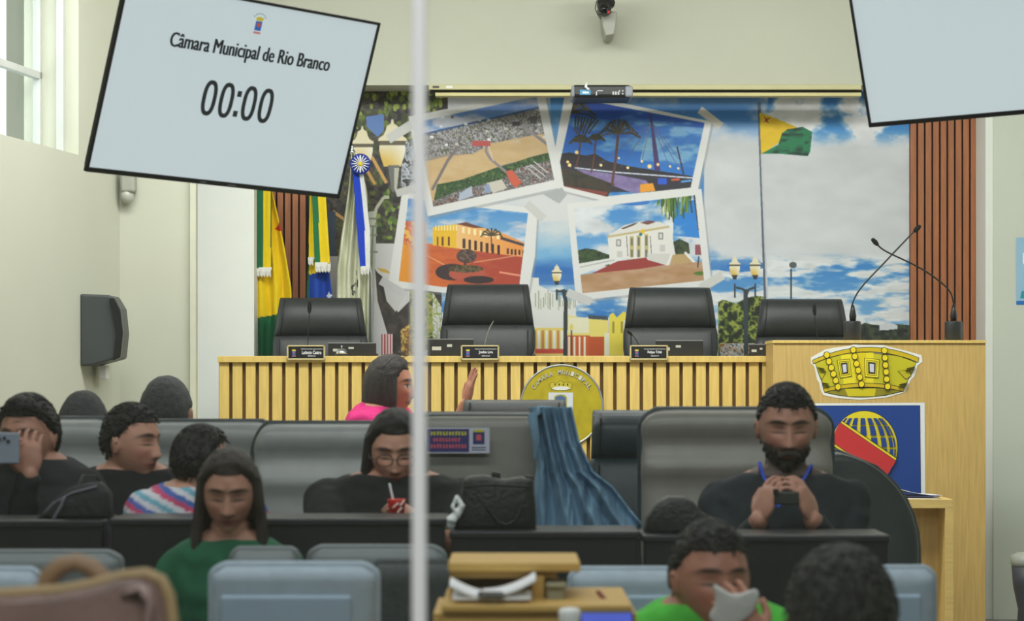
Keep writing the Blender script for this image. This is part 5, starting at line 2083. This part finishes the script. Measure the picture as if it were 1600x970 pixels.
# ================================================================== AUDIENCE SEATS
def shell_chair(label, cx, top_y, Yc, wpx, colour, frame_m, rotz=0.0, group='grey audience chairs', ridge=True, name='audience_chair', corner=.10, seat_z=.47, roll_h=.05, roll_m=None, dome=False):
    """broad office chair whose smooth panelled back faces the camera side"""
    tp = P(cx, top_y, Yc)
    w = wpx / F * Yc
    t = thing(name, label, 'chair', (0, 0, 0), 0, group)
    hw, top = w / 2, tp.z
    H0 = seat_z + .02
    n = 40

    def prof(z):          # gentle belly and shoulder of the panel, metres towards the camera
        q = (top - z)
        return -.020 * math.exp(-((q - .185) / .030) ** 2) - .012 * math.exp(-((q - .05) / .03) ** 2) + .012 * math.exp(-((q - .11) / .03) ** 2) - .018 * math.exp(-((q - .42) / .12) ** 2)
    b = MB()
    zs = list(np.linspace(H0, top, n))
    rs = []
    for z in zs:
        q = top - z
        f = 1.0 if q > corner else 1 - .16 * (1 - q / corner) ** 2.2
        if dome:
            f = math.sqrt(max(.02, 1 - (1 - min(1, q / corner)) ** 2))
        f *= 1 - .10 * np.clip((q - .45) / .4, 0, 1)
        th_ = .035 * min(1, (q + .004) / .02)
        yb = .0 + .10 * (z - H0) * .5 + (prof(z) if ridge else -.01)
        rs.append([Vector((v.x, v.y, v.z)) for v in sect(hw * f, yb - th_, yb + th_ + .02, z, 36, .24)])
    b.rings(rs)
    b.build('backrest', colour, t, True)
    b = MB()
    # dark rim round the back
    pts = []
    for z in np.linspace(H0, top - corner, 8):
        f = 1 - .10 * np.clip(((top - z) - .45) / .4, 0, 1)
        pts.append((-hw * f, .05 * (z - H0) + .005, z))
    for k in range(1, 7):
        q = corner * (1 - k / 6)
        f = 1 - .16 * (1 - q / corner) ** 2.2
        if dome:
            f = math.sqrt(max(.02, 1 - (1 - min(1, q / corner)) ** 2))
        pts.append((-hw * f, .05 * (top - q - H0) + .005, top - q))
    pts = pts + [(-x, y, z) for x, y, z in pts[::-1]]
    b.tube(pts, .011, 8)
    b.build('frame', frame_m, t, True)
    if roll_m is not None:
        b = MB()
        yy = .05 * (top - H0)
        b.tube([(-hw * .86, yy - .0, top - roll_h * .45), (hw * .86, yy - .0, top - roll_h * .45)], [roll_h * .6, roll_h * .6], 16)
        b.build('head_roll', roll_m, t, True)
    chair_base(t, seat_z, M_leather2, w * .95)
    for o in [k for k in bpy.data.objects if k.parent == t and k.name.split('.')[0] in ('seat', 'armrest')]:
        o.data.transform(Matrix.Translation((0, .22, 0)) @ Matrix.Rotation(PI, 4, 'Z'))
    t.location, t.rotation_euler = (tp.x, Yc, 0), (0, 0, rotz)
    return t


YR = 7.75
shell_chair('grey-backed chair at far left behind the man with the phone', 60, 655, YR, 235, M_grey, M_leather2)
shell_chair('grey-backed chair behind the child in the striped shirt', 305, 659, YR + .25, 250, M_grey, M_leather2)
cc = shell_chair('grey-backed chair left of the woman with the red cup', 520, 662, YR - .1, 252, M_grey, M_leather2)
cd = shell_chair('taupe-backed chair carrying a blue and white sticker behind the black bag', 752, 648, YR + .1, 240, M_grey2, M_leather2, ridge=False, roll_m=M_leather2)
ce = exec_chair('black_leather_chair', 'black leather chair with folded blue shirt over its corner', (0, 0, 0), 0, .44, 1.34, .5, M_leather, None, headh=.2)
ce.location = (P(804, 0, 9.2).x, 9.0, 0)
cf = exec_chair('teal_leather_chair', 'dark teal leather chair between the hanging blue shirt and bearded man', (0, 0, 0), 0, .45, 1.305, .5, M_teal, None, headh=.17, taper=.97)
cf.location = (P(1020, 0, 8.8).x, 8.6, 0)
cg = shell_chair('taupe-backed chair with rounded dark rim behind the bearded man', 1152, 640, YR - .05, 300, M_grey2, M_teal, corner=.06)
ch_ = shell_chair('tall dark grey chair sloping down in front of the podium shield', 1290, 706, YR + .75, 292, M_leather2, M_leather2, ridge=False, corner=.34, group=None, dome=True)

# sticker on chair cd
b = MB()
yst = YR + .1 - .045
a_, c_ = P(665, 668, yst), P(765, 708, yst)
b.box(((a_.x + c_.x) / 2, yst, (a_.z + c_.z) / 2), (c_.x - a_.x, .002, a_.z - c_.z), 0)
b.pbox(667, 670, 733, 706, yst - .002, .001, 1)
for r_, (y0, c__) in enumerate(((674, 2), (684, 3), (694, 3))):
    x = 673 + (4 if r_ == 1 else 0)
    k = 0
    while x < (727 if r_ != 1 else 718):
        k += 1
        b.pbox(x, y0, x + 2.6, y0 + 6, yst - .003, .001, c__)
        if k % 2:
            b.pbox(x + 2.6, y0 + (k % 3) * 2, x + 4.0, y0 + 1.6 + (k % 3) * 2, yst - .003, .001, c__)
        x += 4.8
b.pbox(739, 674, 757, 694, yst - .002, .001, 4)
b.pbox(740, 671, 756, 675, yst - .003, .001, 2)
b.pbox(744, 679, 752, 688, yst - .003, .001, 3)
b.pbox(737, 698, 759, 700, yst - .002, .001, 5)
b.pbox(737, 702, 759, 703.5, yst - .002, .001, 5)
st_o = b.build('sticker', [flat((196, 198, 214)), flat((50, 48, 110)), flat((200, 196, 60)), flat((206, 90, 100)), flat((40, 56, 110)), flat((90, 90, 120))], cd)
st_o['label'] = 'blue and white printed sticker'

# ================================================================== BLACK DESK PARTITIONS
YD = 6.45


def desk_unit(label, x0, x1, y, grp='black desk units across the hall'):
    t = thing('desk_unit', label, 'desk', P((x0 + x1) / 2, 0, YD).xy.to_3d(), group=grp)
    zt_ = P(0, y, YD).z
    a, c = P(x0, y, YD).x, P(x1, y, YD).x
    b = MB(); b.box(((a + c) / 2, YD + .02, (zt_ + .06) / 2), (c - a - .01, .03, zt_ - .06)); b.build('front_panel', M_panel, t, bevel=.004)
    b = MB(); b.box(((a + c) / 2, YD + .13, zt_ - .01), (c - a, .26, .022)); b.build('ledge', mat('charcoal ledge', (40, 42, 44), .35), t, bevel=.006)
    for s_ in (a + .03, c - .03):
        b = MB(); b.box((s_, YD + .14, (zt_ - .02) / 2), (.03, .22, zt_ - .02)); b.build('side_panel', M_panel, t, bevel=.003)
    return t


desk_unit('black desk unit at far left, in front of the man with the phone', -60, 163, 813)
desk_unit('black desk unit in front of the woman holding the cup', 170, 698, 810)
desk_unit('black desk unit under the black travel bag', 702, 1000, 830)
desk_unit('black desk unit below the bearded man', 1004, 1392, 836)

# ================================================================== THE AUDIENCE: people mirrored in the partition glass stand here as solid figures
SK1, SK2, SK3 = (172, 126, 106), (190, 142, 120), (150, 108, 88)
YP1 = 7.1
# man with the phone, far left
person('man in dark long-sleeved top covering his face with one hand beside a phone, far left', P(42, 684, YP1), yaw=-.25, pitch=.06, s_=1.0, skin=SK1, hair='short', shirt=(30, 34, 38),
       arms={'R': dict(elbow=P(30, 838, 6.95), wrist=P(46, 742, 6.88), dir=(-.05, .1, 1), pn=(.1, 1, 0), curl=.62, side=1),
             'L': dict(elbow=P(-60, 835, 7.0), wrist=P(-22, 745, 6.86), dir=(.45, 0, .9), pn=(.9, 0, -.3), curl=.55, side=1)}, body_yaw=-.1, drop=-.12)
t = thing('smartphone', 'pale grey smartphone held upright at the left edge of the photo', 'phone', P(8, 722, 6.82))
b = MB(); c = P(9, 700, 6.82)
b.box(c, (.078, .009, .088)); b.build('body', mat('grey phone case', (136, 146, 160), .35), t, bevel=.006, seg=3)
b = MB()
for x, y in ((-1, 686), (7, 684), (13, 689)):
    b.lathe(P(x, y, 6.814), [(.0045, -.003), (.0045, .003)], 14, 'y')
b.build('camera_lens', M_plast, t, True)
# profile man
person('man in black shirt seen in profile, looking right, with short dark hair', P(208, 692, 7.38), yaw=1.15, pitch=.05, s_=.98, skin=SK2, hair='crop', hair_m=M_hair, shirt=(20, 22, 26), sleeves='short', body_yaw=.3, bw=1.12, drop=-.10)
# child


def stripes(co):
    u = co[:, 2] * 60 + co[:, 0] * 34
    k = np.floor(u).astype(int) % 5
    return A([(206, 206, 214), (196, 70, 110), (70, 100, 170), (206, 206, 214), (110, 170, 190)])[k]


person('child in pink, blue and white striped shirt, looking away', P(318, 722, 6.98), yaw=2.0, s_=.84, skin=SK2, hair='short', shirt_col=stripes, sleeves='short', body_yaw=.8, bw=1.28, drop=-.10)
# woman in green
w_g, Mg, _ = person('woman with long dark hair in green top looking down, lower left', P(358, 771, 6.1), yaw=.05, pitch=.22, s_=.87, skin=SK1, hair='long', hair_m=M_hairb, shirt=(18, 92, 62), sleeves='long', bw=.98, vox=.0038)
# woman with cup
w_c, Mc, _ = person('woman with glasses and long black hair in black t-shirt sipping from a red cup', P(617, 706, 7.15), yaw=.05, pitch=.24, s_=.97, skin=SK2, hair='long', shirt=(20, 22, 25), sleeves='short', bw=1.28, vox=.0038, drop=-.11,
                    arms={'L': dict(elbow=P(524, 862, 6.95), wrist=P(598, 856, 6.78), dir=(1, 0, .4), pn=(0, 1, 0)),
                          'R': dict(elbow=P(712, 858, 6.98), wrist=P(664, 824, 6.80), dir=(-.75, -.1, .66), pn=(-.6, .3, -.7), curl=.8, side=-1)})
spectacles(w_c, Mc, .97)
t = thing('drink_cup', 'small red patterned drink cup with white straw held by the woman in glasses', 'cup', P(620, 812, 6.76))
c = P(620, 812, 6.76)
b = MB(); b.lathe(c, [(.018, 0), (.026, .055), (.0265, .058), (.024, .058)], 26); b.build('cup_body', mat('red card cup', (214, 44, 36), .5, var=.1), t, True)
b = MB()
for a0, zc, l_ in ((-1.9, .035, .5), (-1.4, .022, .4), (-1.1, .042, .35)):
    pts = [c + Vector(((.0205 + .14 * (zc + k * .002)) * math.cos(a0 + l_ * k / 6), (.0205 + .14 * (zc + k * .002)) * math.sin(a0 + l_ * k / 6), zc + k * .002)) for k in range(7)]
    b.tube(pts, .003, 6)
b.build('printed_swirl', flat((226, 214, 200)), t, True)
b = MB(); b.tube([c + Vector((0, 0, .01)), c + Vector((-.020, -.005, .100))], .0032, 8); b.build('straw', M_paper, t, True)
# bearded man
w_b, Mbm, _ = person('bearded man in dark polo with blue lanyard looking down at a phone', P(1229, 668, 7.05), yaw=-.02, pitch=.16, s_=1.04, skin=(176, 128, 108), hair='crop', shirt=(34, 42, 48), sleeves='long', bw=1.12, beard=(52, 44, 38), vox=.0038,
                    arms={'L': dict(elbow=P(1150, 890, 6.98), wrist=P(1186, 812, 6.74), dir=(.35, 0, .9), pn=(.8, .5, -.2), curl=.7, side=1, spread=.3),
                          'R': dict(elbow=P(1312, 890, 6.98), wrist=P(1270, 812, 6.74), dir=(-.35, 0, .9), pn=(-.8, .5, -.2), curl=.7, side=-1, spread=.3)})
b = MB()
b.tube([Mbm @ Vector((-.07, .02, -.16)), P(1187, 722, 6.93), P(1192, 742, 6.9), P(1203, 762, 6.88), P(1212, 790, 6.86)], .005, 6, flat_=.4)
b.tube([Mbm @ Vector((.07, .02, -.16)), P(1268, 726, 6.93), P(1258, 745, 6.9), P(1238, 768, 6.88), P(1216, 792, 6.86)], .004, 6, flat_=.4)
b.build('lanyard', mat('royal blue lanyard', (30, 70, 190), .6), w_b, True)
b = MB()
for sd in (-1, 1):
    vs = [Mbm @ Vector(p) for p in ((sd * .015, -.062, -.215), (sd * .075, -.03, -.150), (sd * .095, -.01, -.172), (sd * .055, -.075, -.235))]
    b.add(vs + [v + Vector((0, .006, 0)) for v in vs], [(0, 1, 2, 3), (7, 6, 5, 4), (0, 4, 5, 1), (1, 5, 6, 2), (2, 6, 7, 3), (3, 7, 4, 0)])
b.build('collar', mat('polo collar', (40, 48, 54), .85), w_b)
t = thing('smartphone', 'dark smartphone held sideways in both hands by the bearded man', 'phone', P(1229, 790, 6.70))
b = MB(); b.box(P(1229, 778, 6.705), (.07, .009, .036)); b.build('body', mat('phone case olive', (50, 52, 48), .4), t, bevel=.005, seg=3)
b = MB(); b.box(P(1212, 768, 6.70) - Vector((0, .006, 0)), (.016, .003, .016)); b.build('camera_lens', M_plast, t, bevel=.002)
# woman in pink near the bench
w_p, Mp, _ = person('woman in pink top with greying bob and glasses on her head, gesturing near the bench', P(612, 604, 10.3), yaw=1.45, pitch=.02, s_=1.03, skin=(206, 140, 112), hair='bob', hair_m=M_hairg, shirt=(226, 30, 128), sleeves='short',
                    body_yaw=1.2, down=False, drop=-.10, bw=1.15,
                    arms={'L': dict(elbow=P(700, 712, 10.05), wrist=P(728, 632, 10.02), dir=(.22, -.05, 1), pn=(1, .35, 0), curl=.12, side=1, spread=.06)})
spectacles(w_p, Mp, 1.03, (90, 30, 40), up=True)
# heads beyond the grey chairs
person('person with cropped dark hair seen from behind below the wall speaker', P(131, 668, 8.3), yaw=PI, s_=1.02, skin=SK2, hair='crop', hair_m=M_haird, shirt=(60, 64, 70), vox=.007, body_yaw=PI, bw=.8)
person('person with cropped dark hair seen from behind left of the white pilaster', P(261, 648, 9.1), yaw=PI - .15, s_=1.18, skin=SK2, hair='crop', hair_m=M_haird, shirt=(40, 44, 50), vox=.007, body_yaw=PI, bw=.8)
# nearest people, out of focus
w_s, Ms, _ = person('man in bright green shirt holding a white cloth to his face, out of focus', P(1112, 905, 5.1), yaw=.28, pitch=.06, s_=1.0, skin=(178, 124, 104), hair='crop', shirt=(78, 190, 62), sleeves='short', body_yaw=-.1, drop=-.13,
                    arms={'R': dict(elbow=P(1225, 1100, 5.0), wrist=P(1180, 1012, 4.88), dir=(-.4, .0, .9), pn=(-.3, .95, 0), curl=.55, side=-1)})
b = MB()
q = [P(x, y, 4.86) for x, y in ((1106, 905), (1124, 918), (1150, 935), (1180, 915), (1192, 925), (1180, 960), (1150, 985), (1110, 985), (1100, 960), (1122, 945))]
b.rings([[v + Vector((0, -.012, 0)) for v in q], [v + Vector((.002, .006, .004)) for v in q]])
o = b.build('white_cloth', mat('white tissue cloth', (196, 196, 192), .9, bump=.5, bscale=40), None, True, sub=2)
tag(o, 'crumpled white cloth held to the face of the man in green', 'cloth')
person('person with short black hair seen from behind, out of focus at lower right', P(1312, 974, 4.0), yaw=PI + .1, s_=1.0, skin=(196, 120, 90), hair='short', shirt=(26, 28, 32), vox=.006, body_yaw=PI)

# ================================================================== THINGS ON AND OVER THE SEATS
YBG = YD + .13
t = thing('travel_bag', 'black leather travel bag with strap handles on the black desk unit', 'bag', P(775, 829, YBG))
b = MB()
q = [P(x, y, YBG) for x, y in ((708, 829), (710, 800), (719, 778), (722, 752), (730, 743), (755, 741), (790, 748), (815, 744), (834, 748), (838, 800), (838, 829))]
ctr = sum(q, Vector()) / len(q)
b.rings([[ctr + (v - ctr) * .86 + Vector((0, -.055, 0)) for v in q], [ctr + (v - ctr) * .97 + Vector((0, -.045, 0)) for v in q], [v + Vector((0, 0, 0)) for v in q],
         [ctr + (v - ctr) * .97 + Vector((0, .045, 0)) for v in q], [ctr + (v - ctr) * .86 + Vector((0, .055, 0)) for v in q]])
M_bag = mat('black bag leather', (30, 30, 31), .42, bump=.3, bscale=90, var=.3)
b.build('body', M_bag, t, True, bevel=.006)
for pts in ([(760, 790), (766, 800), (778, 816), (792, 820), (806, 812), (815, 792)],):
    b = MB(); b.tube([P(x, y, YBG - .066) for x, y in pts], .0035, 8); b.build('handle', M_bag, t, True)
for x0, x1, y0 in ((766, 782, 736), (818, 834, 742)):
    b = MB(); b.pprism([(x0, y0 + 14), (x0 + 3, y0), (x1, y0 + 2), (x1, y0 + 16)], YBG - .02, .03); b.build('strap_end', M_bag, t, bevel=.003)
b = MB(); b.tube([P(724, 760, YBG - .058), P(770, 757, YBG - .062), P(832, 760, YBG - .058)], .002, 6); b.build('zip', M_plast, t, True)

b = MB()
b.tube([P(714, 776, YBG - .08), P(722, 790, YBG - .085), P(714, 804, YBG - .085), P(704, 812, YBG - .08)], [.006, .010, .012, .014], 8)
b.tube([P(712, 778, YBG - .085), P(707, 792, YBG - .09), P(712, 800, YBG - .09)], [.004, .006, .005], 8)
b.ell(P(700, 819, YBG - .08), (.021, .016, .015))
b.ell(P(706, 812, YBG - .09), (.014, .012, .012))
me = remesh(b, .003, 1)
me.materials.clear()
o = link('plastic_bag', me, mat('white thin plastic', (222, 226, 226), .35, bump=.7, bscale=60), None, True)
tag(o, 'crumpled small white plastic bag beside the black travel bag', 'plastic bag')

t = thing('backpack', 'black backpack with pale zip lines slumped on the left desk unit', 'bag', P(110, 812, YBG))
b = MB()
q = [P(x, y, YBG) for x, y in ((58, 812), (74, 795), (88, 778), (110, 762), (140, 753), (162, 752), (176, 770), (178, 812))]
ctr = sum(q, Vector()) / len(q)
b.rings([[ctr + (v - ctr) * .8 + Vector((0, -.06, 0)) for v in q], [ctr + (v - ctr) * .96 + Vector((0, -.045, 0)) for v in q], [v for v in q], [ctr + (v - ctr) * .9 + Vector((0, .05, 0)) for v in q]])
b.build('body', mat('black nylon', (32, 33, 38), .7, bump=.6, bscale=40, var=.3), t, True, bevel=.006)
b = MB()
b.tube([P(66, 806, YBG - .05), P(84, 786, YBG - .056), P(112, 770, YBG - .060), P(150, 760, YBG - .060)], .0035, 6)
b.tube([P(84, 810, YBG - .06), P(96, 790, YBG - .064), P(100, 778, YBG - .064)], .005, 6)
b.build('zip', mat('pale zip', (110, 110, 120), .5), t, True)
b = MB(); b.tube([P(118, 766, YBG - .05), P(130, 742, YBG - .02), P(150, 744, YBG), P(160, 758, YBG + .01)], .006, 8, flat_=.4)
b.build('strap', M_bag, t, True)

t = thing('black_bag', 'black rounded bag on the desk unit left of the bearded man', 'bag', P(1050, 836, YBG))
b = MB()
q = [P(x, y, YBG) for x, y in ((1004, 836), (1008, 808), (1022, 786), (1042, 774), (1068, 774), (1084, 784), (1098, 800), (1122, 812), (1126, 836))]
ctr = sum(q, Vector()) / len(q)
b.rings([[ctr + (v - ctr) * .8 + Vector((0, -.06, 0)) for v in q], [ctr + (v - ctr) * .96 + Vector((0, -.045, 0)) for v in q], [v for v in q], [ctr + (v - ctr) * .9 + Vector((0, .05, 0)) for v in q]])
b.build('body', M_bag, t, True, bevel=.006)
b = MB(); b.tube([P(1020, 800, YBG - .056), P(1050, 792, YBG - .06), P(1090, 806, YBG - .056)], .002, 6); b.build('zip', M_plast, t, True)

# blue shirt hung over the chair corner
t = thing('hanging_shirt', 'light blue denim shirt hung over the corner of the taupe chair', 'shirt', P(900, 840, 7.72))


def shc(X, Y):
    n = vnoise(X * 2.2 + Y * .25, Y * .3, 26, 8, 3)
    return mix(A((132, 170, 196)), A((92, 128, 154)), n * 1.6 - .5)


cloth('fabric', t, [(826, 636), (834, 690), (838, 730), (832, 775), (829, 842)], [(890, 632), (903, 690), (925, 738), (956, 762), (985, 800), (1022, 842)], 7.72, shc, 4.2, .04, 2, .006)
b = MB()
b.tube([P(862, 640, 7.92), P(846, 638, 7.76), P(832, 650, 7.68), P(838, 690, 7.67), P(836, 715, 7.68)], [.02, .02, .016, .012, .006], 10, flat_=.5)
b.build('collar', M_denim, t, True)

# ================================================================== NEAR SEATS, OUT OF FOCUS
gN = 'blue-grey chairs in the near row'


def near_chair(label, cx, top_y, Y, w, col=None, inset=True, group=gN, name='near_chair'):
    col = col or M_blue
    c = shell_chair(label, cx, top_y, Y, w, col, col, ridge=False, corner=.022, group=group, name=name, seat_z=.45)
    if inset:
        tp = P(cx, top_y, Y)
        ww = w / F * Y
        b = MB()
        yb = Y - .030
        z1 = tp.z - .055
        b.box((tp.x - .012, yb + .006, z1 - .17), (ww * .80, .02, .34))
        b.build('back_pad', mat('inset pad', (158, 178, 196), .85, bump=.2, bscale=250), c, bevel=.008, seg=3)
    return c


near_chair('pale blue-grey chair back in the near row, below the woman in green', 458, 886, 4.9, 255)
near_chair('pale blue-grey chair back at the lower left corner behind the handbag', -34, 894, 4.9, 185)
near_chair('pale blue-grey chair back between the wooden desk and the man in green', 986, 892, 5.7, 185)
near_chair('pale blue-grey chair back behind the black-haired head, lower right', 1385, 890, 5.6, 150)
near_chair('charcoal mesh chair back beside the glass joint', 645, 882, 5.3, 128, M_mesh, False, None, 'mesh_chair')
gM = 'grey chair tops behind the near row'
M_dull = mat('dull grey vinyl', (104, 112, 114), .5)
near_chair('grey chair top showing between the pale chair and the glass joint', 588, 858, 5.85, 208, M_dull, False, gM)
near_chair('grey chair top just right of the woman in green', 412, 861, 5.65, 100, M_dull, False, gM)
near_chair('grey chair top at far left under the black desk unit', 60, 866, 5.7, 250, M_dull, False, gM)

# wooden desk with raised shelf, papers
YW = 4.7
t = thing('wooden_desk', 'pale wooden desk with raised shelf at the bottom centre, out of focus', 'desk', P(800, 0, YW).xy.to_3d())
M_desk = mat('honey wood desk', (206, 166, 88), .5, var=.15, nscale=8, stretch=(.6, 8, 8))
b = MB(); b.pbox(700, 879, 907, 893, YW, .28); b.pbox(703, 893, 870, 903, YW + .02, .24); b.build('raised_shelf', M_desk, t, bevel=.003)
b = MB(); b.pbox(702, 903, 872, 946, YW + .24, .015); b.build('back_panel', M_desk, t)
b = MB(); b.pbox(830, 900, 850, 946, YW, .22); b.build('divider', M_desk, t, bevel=.002)
b = MB(); b.pbox(702, 903, 708, 946, YW + .02, .22); b.build('divider', M_desk, t, bevel=.002)
b = MB(); b.pbox(690, 945, 988, 956, YW - .14, .40); b.build('desktop', M_desk, t, bevel=.003)
b = MB(); b.pbox(690, 956, 880, 1150, YW - .12, .02); b.build('front_panel', M_desk, t, bevel=.002)
b = MB(); zc_ = P(0, 950, YW).z
for x in (692, 978):
    b = MB(); px_ = P(x, 0, YW).x; b.box((px_, YW + .06, zc_ / 2), (.03, .34, zc_)); b.build('side_panel', M_desk, t)
zt_ = P(0, 945, YW - .14).z
for i, (cx, w_, lift, lab) in enumerate(((768, .15, .03, 'lowest white paper stack on the wooden desk'), (740, .09, .028, 'left curled white paper on the wooden desk'), (795, .10, .032, 'right curled white paper rising to the desk divider'))):
    n = 12
    vs, fs = [], []
    for a in range(n):
        u = a / (n - 1)
        q = (u if i == 2 else 1 - u)
        hh = .006 * i + (lift * q ** 2 if i else .008)
        for c in range(4):
            vs.append(Vector(((u - .5) * w_, c / 3 * .16, hh + (.006 if c in (1, 2) else 0))))
    c0 = P(cx, 945, YW - .14)
    vs = [v + Vector((c0.x, YW - .11, zt_ + .002)) for v in vs]
    fs = [(a * 4 + c, a * 4 + c + 1, a * 4 + 5 + c, a * 4 + 4 + c) for a in range(n - 1) for c in range(3)]
    b = MB(); b.add(vs, fs)
    o = b.build('paper_sheet', M_paper, None, True)
    s_ = o.modifiers.new('thickness', 'SOLIDIFY'); s_.thickness = .004
    tag(o, lab, 'paper', 'papers on the wooden desk')
b = MB(); b.pbox(746, 927, 788, 933, YW - .13, .05)
o = b.build('dark_phone', mat('gloss black', (18, 18, 20), .2), None, bevel=.003)
tag(o, 'thin dark phone lying on the white papers of the wooden desk', 'phone')
b = MB(); b.pbox(855, 918, 882, 945, YW - .02, .09, 0); b.pbox(853, 912, 886, 919, YW - .03, .11, 0)
o = b.build('lidded_box', mat('pale grey box', (150, 146, 120), .7), None, bevel=.004)
tag(o, 'small greyish lidded box beside the divider of the wooden desk', 'box')
t = thing('white_cup', 'white cup-like container in front of the wooden desk, bottom centre', 'cup', P(890, 990, YW - .25))
c = P(890, 1000, YW - .25)
b = MB(); b.lathe(c, [(.017, 0), (.0205, .045), (.0205, .054), (.017, .0585), (.008, .060)], 26); b.build('cup_body', mat('white glazed', (240, 240, 238), .3), t, True)
b = MB(); b.lathe(c, [(.015, -.012), (.016, 0)], 20); b.build('foot', M_paper, t, True)
t = thing('tablet', 'tablet with a lit blue screen leaning on the wooden desk edge', 'tablet', P(948, 990, YW - .17))
b = MB(); b.pbox(906, 955, 990, 1005, YW - .165, .012); b.build('case', M_plast, t, bevel=.003)
b = MB(); b.pbox(909, 958, 987, 1002, YW - .168, .003); b.build('screen', mat('blue lit screen', (84, 100, 206), .3, emit=.6, var=.1), t)
b = MB(); b.tube([P(935, 925, YW + .02), P(952, 944, YW - .02)], .0045, 8)
o = b.build('red_pen', mat('dark red pen', (120, 20, 24), .4), None, True)
tag(o, 'dark red pen standing slanted on the wooden desk', 'pen')

# handbag in the lower left
YH = 3.3
t = thing('handbag', 'brown leather handbag with tan trim and arched handle at the lower left, out of focus', 'bag', P(120, 1100, YH))
b = MB()
top = [(-30, 930), (30, 926), (95, 922), (150, 912), (190, 900), (228, 896), (252, 906), (264, 930), (270, 970), (268, 1080)]
q = [P(x, y, YH) for x, y in top + [(-30, 1080)]]
ctr = sum(q, Vector()) / len(q)
b.rings([[ctr + (v - ctr) * .9 + Vector((0, -.05, 0)) for v in q], [ctr + (v - ctr) * .985 + Vector((0, -.035, 0)) for v in q], [ctr + (v - ctr) * .985 + Vector((0, .035, 0)) for v in q], [ctr + (v - ctr) * .9 + Vector((0, .05, 0)) for v in q]])
b.build('body', mat('mauve brown leather', (140, 110, 104), .32, bump=.2, bscale=60, var=.25, nscale=12), t, True, bevel=.008)
b = MB(); b.tube([P(x, y, YH - .03) for x, y in top], .0085, 10); b.build('trim', mat('tan leather', (176, 146, 104), .5), t, True)
b = MB(); b.tube([P(x, y, YH) for x, y in ((66, 935), (76, 902), (96, 884), (120, 878), (142, 886), (160, 904), (176, 924))], [.012, .014, .013, .012, .013, .014, .012], 12)
b.build('handle', mat('tan brown leather', (150, 116, 86), .5), t, True)
b = MB(); b.tube([P(200, 925, YH - .052), P(222, 918, YH - .056), P(236, 940, YH - .056), P(228, 985, YH - .055)], [.01, .014, .014, .01], 10, flat_=.4)
b.build('flap', mat('mauve strap', (160, 130, 126), .3), t, True)

# bin at the right edge
t = thing('waste_bin', 'dark bin with pale grey lid cut by the right edge of the photo', 'bin', (P(1614, 0, 12.3).x, 12.3, 0))
bx = P(1614, 0, 12.3).x
zt_ = P(0, 866, 12.3).z
b = MB(); b.lathe((bx, 12.3, 0), [(.07, 0), (.09, .02), (.075, zt_ - .28), (.10, zt_ - .16), (.108, zt_ - .06)], 28); b.build('bin_body', mat('dark blue grey plastic', (52, 56, 66), .5), t, True)
b = MB(); b.lathe((bx, 12.3, 0), [(.105, zt_ - .06), (.114, zt_ - .04), (.110, zt_ - .005), (.08, zt_ + .008)], 28); b.build('lid', mat('pale grey lid', (150, 156, 148), .4), t, True)
